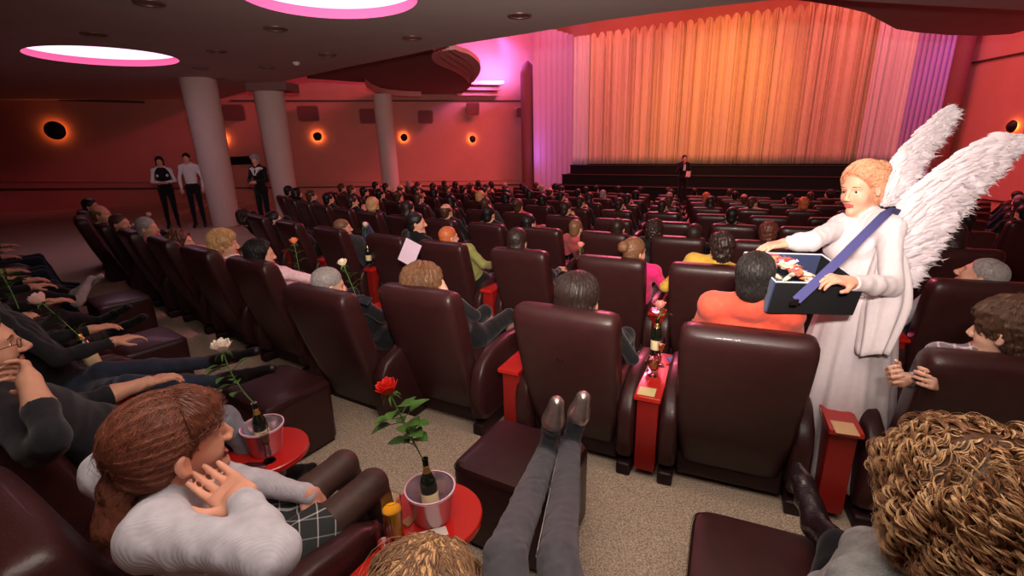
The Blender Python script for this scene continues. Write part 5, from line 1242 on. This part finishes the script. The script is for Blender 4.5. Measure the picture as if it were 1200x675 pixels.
wing('wing', [(1046, 250, 2.74), (1068, 226, 2.76), (1100, 196, 2.78), (1135, 172, 2.8), (1168, 158, 2.82), (1190, 160, 2.84)],
     [(1058, 338, 2.70), (1080, 318, 2.72), (1104, 276, 2.76), (1132, 238, 2.80), (1164, 208, 2.84), (1192, 174, 2.86)], 1700, 5)
wing('wing', [(1040, 222, 3.02), (1046, 190, 3.08), (1062, 168, 3.15), (1082, 148, 3.22), (1100, 132, 3.3), (1110, 126, 3.34)],
     [(1056, 240, 3.0), (1066, 216, 3.06), (1080, 192, 3.14), (1096, 172, 3.22), (1110, 152, 3.3), (1117, 134, 3.34)], 1000, 6)
# tray
M_navy = mat('navy_velvet', (38, 50, 92), rough=.9, sheen=.4, noise=.1); M_tb = mat('tray_black', (12, 11, 14), rough=.85); M_trim = mat('white_trim', (215, 215, 225), rough=.4); M_strap = mat('blue_strap', (74, 72, 128), rough=.8, bump=.2, bscale=300)
NL, NR, FL = atd(917, 331, 2.30), atd(1020, 334, 2.30), atd(866, 296, 2.62); FR = NR + (FL - NL); tn = nrm(np.cross(NR - NL, FL - NL)); tn = tn if tn[2] > 0 else -tn
print('TRAY', NL, NR, FL, FR, np.linalg.norm(NR - NL), np.linalg.norm(FL - NL))
cen = (NL + NR + FL + FR) / 4; ux = nrm(NR - NL); uy = nrm(np.cross(tn, ux)); tray = empty('sweets_tray', tuple(cen)); Wd = np.linalg.norm(NR - NL); Dp = abs((FL - NL) @ uy)
RT = Matrix((ux, uy, tn)).transposed(); tray.rotation_euler = RT.to_euler(); tag(tray, 'navy and black vendor tray hung from a blue shoulder strap', 'tray')
def tp(P): return RT.transposed() @ (Vector(P) - Vector(cen))
sh_ = tp(FL).x + Wd / 2; hh = .165
for nm, c_, sz, m_ in (('near_side', (0, -Dp / 2, -hh / 2), (Wd, .014, hh), M_tb), ('far_side', (0, Dp / 2, -hh / 2), (Wd, .014, hh), M_navy), ('left_side', (-Wd / 2, 0, -hh / 2), (.014, Dp, hh), M_navy), ('right_side', (Wd / 2, 0, -hh / 2), (.014, Dp, hh), M_tb), ('bottom', (0, 0, -hh * .72), (Wd - .01, Dp - .01, .012), M_navy)):
    m = MB(); m.box(c_, sz, bev=.004); m.build(nm, m_, tray)
m = MB(); ring = [(-Wd / 2, -Dp / 2, .002), (Wd / 2, -Dp / 2, .002), (Wd / 2, Dp / 2, .002), (-Wd / 2, Dp / 2, .002), (-Wd / 2, -Dp / 2, .002)]
for a_, b_ in zip(ring, ring[1:]): m.tube([a_, b_], .0045, n=6)
m.build('rim_trim', M_trim, tray)
m = MB(); m.box((0, Dp * .12, -hh * .3), (.012, Dp * .7, hh * .55)); m.build('divider', M_navy, tray)
def strap(pts, w, name):
    P = [Vector(tp(p)) for p in pts]; m = MB(); vs = []
    for i, p in enumerate(P):
        t = (P[min(i + 1, len(P) - 1)] - P[max(i - 1, 0)]).normalized(); vw = (tp(EYE) - p).normalized(); s_ = t.cross(vw).normalized()
        for o_, e_ in ((-w, 0), (w, 0), (w, -.004), (-w, -.004)): vs.append(p + s_ * o_ + vw * e_)
    n = len(P); m.add(vs, [(i * 4 + j, i * 4 + (j + 1) % 4, (i + 1) * 4 + (j + 1) % 4, (i + 1) * 4 + j) for i in range(n - 1) for j in range(4)] + [(0, 1, 2, 3)]); return m.build(name, M_strap, tray)
st = strap([atd(1054, 250, 2.70), atd(1045, 247, 2.56), atd(1036, 252, 2.44), atd(1012, 276, 2.38), atd(985, 303, 2.32), atd(958, 329, 2.275), atd(933, 352, 2.265)], .021, 'shoulder_strap')
m = MB(); c_ = tp(atd(931, 354, 2.262)); m.box(c_, (.035, .01, .03), bev=.004); m.build('buckle', mat('dark_buckle', (60, 50, 48), rough=.3, metal=.8), tray)
# packets in the tray
cols = [(230, 190, 160), (196, 90, 90), (240, 235, 230), (170, 60, 50), (214, 140, 90), (225, 210, 190)]
pk = []
for i, c_ in enumerate(cols):
    m = MB(); m.loft([((x, 0, 0), (0, 1, 0), (0, 0, 1), w_, h_, 2.5) for x, w_, h_ in ((-.034, .014, .001), (-.026, .004, .003), (-.02, .011, .008), (0, .013, .011), (.02, .011, .008), (.026, .004, .003), (.034, .014, .001))], n=12)
    o = m.build('wrapped_sweet', mat('wrapper_%d' % i, c_, rough=.3)); pk.append(o)
rs = np.random.default_rng(3); first = set()
nm_ = ['cream', 'rose', 'white', 'dark red', 'caramel', 'beige']
for i in range(54):
    k_ = i % 6; o = pk[k_] if k_ not in first else pk[k_].copy()
    if k_ in first: COL.objects.link(o)
    first.add(k_); u_, v_ = rs.uniform(-.40, .02), rs.uniform(-.38, .35); h_ = -.075 + .085 * (1 - abs(u_ + .17) * 3) + rs.random() * .03
    p_ = RT @ Vector((u_ * Wd, v_ * Dp, h_)) + Vector(cen); o.location = p_; o.rotation_euler = (rs.uniform(-.6, .6), rs.uniform(-.6, .6), rs.uniform(0, 6.28))
    tag(o, 'small %s wrapped sweet in the pile inside the navy tray' % nm_[k_], 'sweet', 'wrapped sweets in the tray')
# small white cup with a tag held beside the coral-shirted man
p_ = atd(911, 362, 2.45); m = MB(); m.lathe([(.001, -.05), (.028, -.05), (.036, .05), (.033, .05), (.026, -.042), (.001, -.042)], n=28); o = m.build('paper_cup', mat('cup_paper', (214, 206, 210), rough=.7)); o.location = p_; o.rotation_euler = (.2, -.35, 0); tag(o, 'small white cup beside the ear of the coral-shirted man', 'cup')
# ------------------------------------------------------------------ standing staff and presenter
def stander(px, py_head, base_xy, zf, yaw, label, hair, hstyle, top, bottom, female=False, arms='fold', sc=1., seed=3, res=.014, z_head=None):
    fr = (np.array(base_xy[:2]), zf, R(yaw)); hc = V3(0, 0, 1.62 * HS * sc); hd = Head(hc, 0, -5); q = HS
    J = dict(head=hc, neck=hc - V3(0, .02, .15), pelvis=V3(0, 0, .96 * HS * sc)); 
    for s, a in ((1, 'R'), (-1, 'L')):
        J['sh' + a] = J['neck'] + V3(s * .18, 0, -.06); J['hip' + a] = J['pelvis'] + V3(s * .09, 0, 0); J['kn' + a] = V3(s * .10, .02, .52 * sc); J['an' + a] = V3(s * .11, 0, .10); J['to' + a] = V3(s * .13, .17, .05)
        if arms == 'fold': J['el' + a] = J['sh' + a] + V3(s * .07, .06, -.28); J['wr' + a] = J['pelvis'] + V3(s * .03, .20, .20)
        elif arms == 'mic': J['el' + a] = J['sh' + a] + V3(s * .08, .06, -.28); J['wr' + a] = (J['neck'] + V3(.04, .14, -.02)) if s > 0 else J['pelvis'] + V3(-.1, .24, .12)
        else: J['el' + a] = J['sh' + a] + V3(s * .08, .0, -.29); J['wr' + a] = J['el' + a] + V3(s * -.02, .08, -.25)
    o = build_person('person', fr, J, hd, [SK, top, bottom, cK, M_lip], hair, hstyle, female, res=res, label=label, seed=seed, detail=False); return o, J
cVest = cloth('vest', (26, 22, 26))
o, J = stander(0, 0, onz(205, 268, .0), 0.01, -150, 'waitress in a dark waistcoat over white sleeves standing left of the first column', hBk, 'bob', cW, cB, True, seed=71)
S = Sdf([ell(J['pelvis'] * .35 + J['neck'] * .65 + V3(0, .0, 0), (.178, .165, .24), None, 0, .04), ell(J['pelvis'] + V3(0, 0, .08), (.17, .145, .14), None, 0, .05)], (), [cone(J['neck'] + V3(0, .15, .02), J['neck'] + V3(0, .18, -.24), .06, .008, 0, .005)]); sdf_obj('waistcoat', S, .012, cVest, o)
o, J = stander(0, 0, onz(236, 267, .0), 0.01, -160, 'waiter in a white shirt standing just left of the first column', hBk, 'short', cW, cB, False, seed=72, sc=1.04, arms='down')
o, J = stander(0, 0, onz(314, 270, .0), 0.01, 170, 'grey-haired woman in black with a wide white collar between the columns', hGr, 'mop', cB, cB, True, seed=73)
m = MB(); ring = []
S = Sdf([ell(J['neck'] + V3(0, .01, -.05), (.20, .14, .05), None, 0, .02), cone(J['neck'] + V3(-.08, .1, -.06), J['neck'] + V3(-.02, .15, -.2), .04, .015), cone(J['neck'] + V3(.08, .1, -.06), J['neck'] + V3(.02, .15, -.2), .04, .015)], (), [ell(J['neck'] + V3(0, .07, .02), (.07, .09, .1), None, 0, .01)]); sdf_obj('white_collar', S, .011, cW, o)
ps = onplane(801, 200, cpt(0, 2.9, 0), (*cn, 0)); o, J = stander(0, 0, ps, -.55, 175, 'presenter in a dark suit with a microphone standing on the black stage steps', hBk, 'short', cB, cB, False, 'mic', seed=74)
m = MB(); m.box((-.12, .26, J['pelvis'][2] + .14), (.16, .01, .22)); c_ = m.build('notes', mat('paper', (240, 225, 225)), o)
m = MB(); m.tube([(.05, .16, J['neck'][2] - .06), (.04, .13, J['neck'][2] + .06)], [.014, .022], n=10); m.build('microphone', M_dark, o)
m = MB(); m.box((0, .118, J['neck'][2] - .17), (.09, .02, .24), bev=.01); m.build('shirt_front', cW, o)
# ------------------------------------------------------------------ roses, bottles, glasses, tables
M_leaf = mat('rose_leaf', (72, 112, 44), rough=.5, noise=.25, nscale=30); M_stem = mat('rose_stem', (88, 122, 56), rough=.6)
M_glass = mat('clear_glass', (255, 255, 255), rough=.02, trans=1., ior=1.45); M_glassp = mat('pinkish_bucket', (236, 196, 210), rough=.08, trans=.75, ior=1.3)
M_btl = mat('dark_bottle', (16, 26, 14), rough=.08, spec=.7, coat=.5); M_gold = mat('gold_foil', (206, 164, 92), rough=.3, metal=.8); M_lab = mat('bottle_label', (226, 206, 160), rough=.6)
def petal(m, c, M3, r_, th0, wid, open_, h, curl=.25):
    """curved petal patch: rises from the base and opens outward"""
    vs = []; nu, nv = 7, 6
    for j in range(nv + 1):
        v = j / nv
        for i in range(nu + 1):
            u_ = i / nu * 2 - 1; a_ = th0 + u_ * wid * (math.sin(PI * (.18 + .72 * v)) ** .8); rr = r_ * (math.sin(min(1, v * 1.15) * PI / 2) ** .7) * (1 + open_ * v) + curl * r_ * max(0, v - .75) * 2 * (1 - .4 * u_ * u_)
            z_ = h * v - .12 * h * u_ * u_ * v - curl * h * max(0, v - .85)
            p = M3 @ Vector((rr * math.cos(a_), rr * math.sin(a_), z_)); vs.append((p[0] + c[0], p[1] + c[1], p[2] + c[2]))
    k = nu + 1; m.add(vs, [(j * k + i, j * k + i + 1, (j + 1) * k + i + 1, (j + 1) * k + i) for j in range(nv) for i in range(nu)])
def rose(bloom, base, colour, name_c, label, r_=.032, leaves=7, seed=1, lsize=.05, group='long-stemmed roses'):
    rs = np.random.default_rng(seed); bloom = np.array(bloom); base = np.array(base); t = empty('rose', tuple(base)); tag(t, label, 'rose', group)
    ax = nrm(bloom - base); side = nrm(np.cross(ax, (0, 1, .2))); mid = (bloom + base) / 2 + side * .02 * rs.normal()
    def bz(x): return base * (1 - x) ** 2 + mid * 2 * x * (1 - x) + bloom * x * x
    m = MB(); m.tube([bz(x) - base for x in np.linspace(0, 1, 14)], [.0028] * 12 + [.003, .005], n=7); m.build('stem', M_stem, t)
    M3 = Vector(nrm(bloom - bz(.9))).to_track_quat('Z', 'Y').to_matrix(); m = MB(); c = bloom - base
    for k, (rr, op, n_, h) in enumerate(((.30, .0, 3, 1.25), (.50, .05, 3, 1.3), (.70, .12, 4, 1.28), (.88, .25, 5, 1.15), (1.0, .45, 5, .98))):
        for i in range(n_): petal(m, c, M3, r_ * rr * .8, 2 * PI * i / n_ + k * .7 + rs.random() * .3, PI / n_ * 1.25, op, r_ * 1.5 * h, .18 + .12 * k / 4)
    o = m.build('bloom', mat('petal_' + name_c, colour, rough=.55, sss=.2), t); s_ = o.modifiers.new('t', 'SOLIDIFY'); s_.thickness = .0012
    m = MB()
    for i in range(5):
        a_ = 2 * PI * i / 5; pts = [c + np.array(M3 @ Vector((r_ * .3 * math.cos(a_), r_ * .3 * math.sin(a_), 0))), c + np.array(M3 @ Vector((r_ * .8 * math.cos(a_), r_ * .8 * math.sin(a_), -r_ * .15))), c + np.array(M3 @ Vector((r_ * 1.1 * math.cos(a_), r_ * 1.1 * math.sin(a_), -r_ * .7)))]
        m.tube(pts, [.006, .005, .001], n=6, flat=.3)
    m.build('sepals', M_leaf, t)
    for i in range(leaves):
        x = .25 + .62 * (i + rs.random() * .6) / leaves; p0 = bz(x) - base; a_ = rs.random() * 6.28 + i * 2.4; out = nrm(side * math.cos(a_) + np.cross(ax, side) * math.sin(a_) + ax * .35); pet = p0 + out * (.025 + .02 * rs.random())
        lm = MB(); lm.tube([p0, pet], .0015, n=5); L = lsize * (.8 + .5 * rs.random()); sd_ = nrm(np.cross(out, ax)); nn = nrm(np.cross(sd_, out)); vs = []; st = 8
        for j in range(st + 1):
            v = j / st; w_ = L * .36 * math.sin(PI * v ** .8) ** .85 + .0004; cc = pet + out * L * v - nn * L * .28 * v * v; vs += [cc - sd_ * w_ + nn * w_ * .3, cc, cc + sd_ * w_ + nn * w_ * .3]
        lm.add(vs, [(j * 3 + k_, j * 3 + k_ + 1, j * 3 + k_ + 4, j * 3 + k_ + 3) for j in range(st) for k_ in (0, 1)])
        lo = lm.build('leaf', M_leaf, t)
    return t
def put(o, p, rz=0, tilt=(0, 0)): o.location = tuple(p); o.rotation_euler = (tilt[0], tilt[1], rz)
def bottle(p, label, sc=1., tilt=(0, 0)):
    t = empty('wine_bottle'); m = MB(); m.lathe([(.001, 0), (.040, .002), (.042, .02), (.042, .17), (.038, .20), (.020, .235), (.0145, .25), (.0145, .30), (.0165, .302), (.0165, .312), (.012, .312), (.011, .25)], n=28); m.build('glass_body', M_btl, t)
    m = MB(); m.lathe([(.0425, .05), (.043, .052), (.043, .13), (.0425, .132)], n=28); m.build('paper_label', M_lab, t)
    m = MB(); m.lathe([(.0205, .238), (.0215, .236), (.0158, .252), (.0158, .272), (.015, .273)], n=24); m.build('foil', M_gold, t)
    t.scale = (sc,) * 3; put(t, p, 0, tilt); tag(t, label, 'bottle', 'bottles holding roses'); return t
def bucket(p, label, sc=1.):
    t = empty('ice_bucket'); m = MB(); m.lathe([(.001, .004), (.062, .0), (.068, .01), (.088, .125), (.092, .13), (.090, .134), (.084, .128), (.064, .014), (.001, .012)], n=40); m.build('bowl', mat('brushed_silver', (205, 180, 190), rough=.25, metal=.75), t)
    m = MB(); m.lathe([(.089, .128), (.0935, .130), (.0935, .138), (.088, .138)], n=40); m.build('rim', mat('bucket_rim', (236, 190, 206), rough=.2), t)
    t.scale = (sc,) * 3; put(t, p); tag(t, label, 'ice bucket', 'silver buckets on red tables'); return t
def flute_glass(p, label, fillc=None, kind='tall', sc=1., tilt=(0, 0)):
    t = empty('drinking_glass'); m = MB()
    if kind == 'tall': prof = [(.001, .0), (.024, .0), (.026, .004), (.029, .13), (.0275, .13), (.0245, .010), (.001, .009)]; fp = [(.001, .011), (.0238, .011), (.0262, .095), (.001, .095)]
    elif kind == 'flute': prof = [(.001, 0), (.030, .0), (.030, .003), (.004, .008), (.0035, .075), (.012, .09), (.021, .13), (.022, .16), (.020, .195), (.0188, .195), (.0205, .16), (.0195, .13), (.010, .094), (.001, .088)]; fp = [(.001, .092), (.0098, .097), (.0185, .13), (.0192, .15), (.001, .15)]
    else: prof = [(.001, 0), (.032, 0), (.032, .003), (.006, .01), (.006, .03), (.030, .055), (.036, .09), (.033, .15), (.0315, .15), (.0345, .09), (.028, .058), (.001, .04)]; fp = [(.001, .043), (.027, .06), (.0335, .09), (.032, .12), (.001, .12)]
    m.lathe(prof, n=28); m.build('glass', M_glass, t)
    if fillc: m = MB(); m.lathe(fp, n=28); m.build('drink', mat('drink_%s' % fillc[0], fillc[1], rough=.1, trans=fillc[2], ior=1.33), t)
    t.scale = (sc,) * 3; put(t, p, 0, tilt); tag(t, label, 'glass', 'glasses on the tables'); return t
def card(p, sz, c, label, rz=0, tilt=(0, 0), name='card', h=.003):
    m = MB(); m.box((0, 0, h / 2), (sz[0], sz[1], h), bev=.0008); o = m.build(name, mat('card_%d_%d_%d' % c, c, rough=.6, noise=.06, nscale=120)); put(o, p, rz, tilt); tag(o, label, name.replace('_', ' ')); return o
def round_table(px, py, label, r_=.175, z=.72):
    p = onz(px, py, z); t = empty('round_side_table', (p[0], p[1], Z0)); tag(t, label, 'side table', 'round red side tables'); h = z - Z0
    m = MB(); m.lathe([(.001, h - .03), (r_ - .004, h - .03), (r_, h - .026), (r_, h - .004), (r_ - .004, h), (.001, h)], n=56); m.build('tabletop', M_red, t)
    m = MB(); m.lathe([(.028, .02), (.028, h - .03)], n=20); m.build('pole', M_dark, t); m = MB(); m.lathe([(.001, .0), (.15, .0), (.15, .012), (.03, .022), (.001, .022)], n=36); m.build('foot_plate', M_dark, t)
    return p
# table between the woman in grey and the silver-shod person
TP = round_table(508, 602, 'round red side table with ice bucket and red rose in the foreground', .185, .70)
bk = onz(507, 606, .70); bucket(bk, 'silver-pink ice bucket holding the bottle with the red rose', 1.0)
bottle((bk[0], bk[1], .715), 'dark wine bottle standing in the foreground ice bucket', .74, (-.10, -.06))
top = np.array([bk[0] - .012, bk[1] + .022, .945]); bl = onplane(458, 463, top, (0, 1, 0)); rose(bl, top - V3(0, 0, .03), (226, 36, 24), 'red', 'open red rose in the bottle on the foreground round table', .034, 20, 2, .062)
flute_glass((*onz(463, 628, .70)[:2], .70), 'tall glass of orange juice on the foreground table', ('juice', (250, 170, 30), .0), 'tall', 1.25)
flute_glass((*onz(452, 650, .70)[:2], .70), 'empty glass next to the orange juice', None, 'tumbler', .9)
card((*onz(508, 626, .704)[:2], .702), (.10, .04), (214, 196, 186), 'crumpled pale wrapper on the foreground table', .4, (.1, .1), 'wrapper', .006)
card((*onz(478, 612, .704)[:2], .702), (.04, .03), (180, 120, 80), 'small crumpled brown wrapper beside the juice glass', 1.1, (.3, .1), 'wrapper', .008)
# red arm table running back from it between the seats
m = MB(); m.box((0, 0, 0), (.13, .62, .03), bev=.006); o_t = empty('console_table'); m.build('tabletop', M_red, o_t); m = MB(); m.box((0, .0, -.27), (.11, .56, .5), bev=.005); m.build('cabinet', M_redside, o_t)
q0 = onz(455, 655, .66); o_t.location = (q0[0] - .06, q0[1] - .10, Z0 + .53); o_t.rotation_euler.z = -R(31); tag(o_t, 'red lacquer console between the grey-sweatered woman and the blonde head', 'side table', 'red consoles of the camera row')
# second round table
round_table(312, 526, 'round red side table behind the head of the woman in grey', .185, .70)
bk = onz(313, 528, .70); bucket(bk, 'pink-rimmed ice bucket with white rose bottle', 1.0)
b2 = bottle((bk[0], bk[1], .715), 'bottle with brown foil neck in the bucket of the white rose', .74, (-.05, -.10))
top = np.array([bk[0] - .022, bk[1] + .012, .94]); rose(onplane(262, 414, top, (0, 1, 0)), top, (246, 232, 216), 'white', 'white rose leaning left from its bottle', .036, 8, 3, .058)
flute_glass((*onz(316, 540, .70)[:2], .70), 'small champagne flute in front of the bucket', ('wine', (240, 200, 140), .8), 'flute', .9)
# third table, under the arm of the man in black
round_table(118, 478, 'dark red side table next to the man in black', .2, .72)
flute_glass((*onz(130, 478, .72)[:2], .72), 'empty glass catching light on the table by the man in black', None, 'tumbler', 1.0)
flute_glass((*onz(100, 492, .72)[:2], .72), 'small empty glass at the rim of the table by the man in black', None, 'tumbler', .8)
# far-left rose and its bottle
p_ = onz(112, 425, .78); bottle((p_[0], p_[1], .72), 'amber-lit bottle with a pale pink rose at the far left', .95, (0, -.2)); b3 = atd(104, 405, proj((p_[0], p_[1], 1.0))[2])
rose(atd(50, 356, proj(b3)[2] - .05), b3, (240, 196, 190), 'pale_pink', 'pale pink rose leaning left over the black trousers', .04, 6, 4, .05)
b4 = atd(22, 362, 2.9); rose(atd(2, 322, 2.9), b4, (120, 130, 70), 'bud', 'green leafy rose at the left edge of the picture', .02, 7, 9, .06)
# consoles of the near row
def console_top(i_mid_deg, ly): p, z, rz = seat_frame(0, i_mid_deg); return (p + fw_(i_mid_deg) * ly)
z_c = .592
c1_ = onz(758, 459, z_c); card((c1_[0], c1_[1], z_c), (.10, .10), (214, 200, 140), 'pale yellow card on the console left of the coral-shirted man', -R(24), name='menu_card')
flute_glass((*onz(765, 440, z_c)[:2], z_c), 'pilsner glass with amber beer on the console left of the coral-shirted man', ('beer', (200, 100, 40), .6), 'tumbler', .95)
flute_glass((*onz(774, 428, z_c)[:2], z_c), 'tall amber glass behind the pilsner glass', ('beer2', (214, 110, 40), .5), 'flute', 1.0)
flute_glass((*onz(757, 433, z_c)[:2], z_c), 'tilted stemmed glass beside the amber beer', None, 'tumbler', .85, (.1, .3))
pb = onz(768, 415, z_c); bottle((pb[0], pb[1], z_c), 'dark bottle with gold foil holding a pink rose behind the beer glasses', .85)
rose(onplane(774, 362, (pb[0], pb[1] + .02, 0), (0, 1, 0)), (pb[0], pb[1], z_c + .26), (240, 150, 140), 'pink', 'pink rose with blurred leaves between dark bob woman and coral-shirted man', .032, 8, 5, .05)
card((*onz(789, 425, z_c)[:2], z_c), (.06, .09), (120, 110, 180), 'blue and yellow snack packet on the console', .3, (.4, .1), 'snack_packet', .012)
card((*onz(751, 416, z_c)[:2], z_c), (.035, .035), (225, 215, 230), 'small white crumpled wrapper on the console by the bob-haired woman', .3, (.3, .1), 'wrapper', .02)
c2_ = onz(990, 502, z_c); card((c2_[0], c2_[1], z_c), (.105, .12), (236, 190, 140), 'cream card on the console right of the coral-shirted man', -R(20), name='menu_card')
flute_glass((*onz(972, 462, z_c)[:2], z_c), 'clear tumbler among red napkins on the right console', None, 'tumbler', .8)
card((*onz(980, 450, z_c)[:2], z_c), (.07, .06), (226, 70, 60), 'crumpled red napkin on the right console', .5, (.25, .2), 'napkin', .012)
card((*onz(968, 470, z_c)[:2], z_c), (.09, .05), (240, 150, 150), 'pink paper tissue on the right console', .9, (.2, .1), 'napkin', .010)
pb = onz(966, 452, z_c); bottle((pb[0], pb[1], z_c), 'dark bottle behind the recliner of the coral-shirted man', .8)
rose(onplane(981, 362, (pb[0], pb[1], 0), (0, 1, 0)), (pb[0], pb[1], z_c + .24), (228, 60, 36), 'orange_red', 'orange-red rose in front of the black tray', .03, 10, 6, .06)
# roses in the second and near-left rows
def small_rose(px, py, bx, by, d, c, cn_, lb, seed, bot=True):
    b_ = atd(bx, by, d)
    if bot: bottle((b_[0], b_[1], b_[2] - .26), 'dark bottle under the ' + lb, .85)
    rose(atd(px, py, d), b_, c, cn_, lb, .034, 6, seed, .055)
small_rose(403, 312, 418, 348, 3.9, (244, 220, 190), 'ivory', 'ivory rose next to the phone-holding man', 11)
small_rose(345, 286, 352, 325, 4.6, (240, 140, 90), 'peach', 'peach rose right of the dark-haired woman in white', 12)
small_rose(680, 290, 684, 312, 5.2, (244, 150, 140), 'pink', 'small pink rose in the middle of the second row', 13)
small_rose(428, 266, 430, 285, 6.0, (240, 190, 190), 'pale_pink', 'small pale rose left of the second-row paper reader', 14)
small_rose(174, 254, 168, 272, 7.0, (240, 190, 190), 'pale_pink', 'small pale rose over the grey-haired man at the far left', 15)
p_ = onz(792, 347, .5); flute_glass((*onz(786, 352, .472)[:2], .472), 'clear beer glass in front of the mustard shirt', None, 'tumbler', 1.)
# white sheet held by the reader
p_ = atd(480, 296, 4.9); m = MB(); m.box((0, 0, 0), (.20, .004, .24)); o = m.build('paper_sheet', mat('sheet_paper', (236, 206, 226), rough=.6)); put(o, p_, -.5, (-.3, .35)); tag(o, 'bright sheet of paper held up left of the ginger-haired man', 'paper')
# phone
p_ = atd(427, 352, 3.35); m = MB(); m.box((0, 0, 0), (.12, .012, .065), bev=.004); o = m.build('phone', mat('phone_case', (40, 40, 48), rough=.2)); put(o, p_, -.6, (-.9, 0)); tag(o, 'dark smartphone held by the grey-haired man', 'phone')
# sheets and booklet at the far left
card(tuple(onz(50, 398, .95)), (.16, .12), (206, 110, 90), 'reddish booklet lying on the black trousers at the left', .4, (.2, .1), 'booklet', .01)
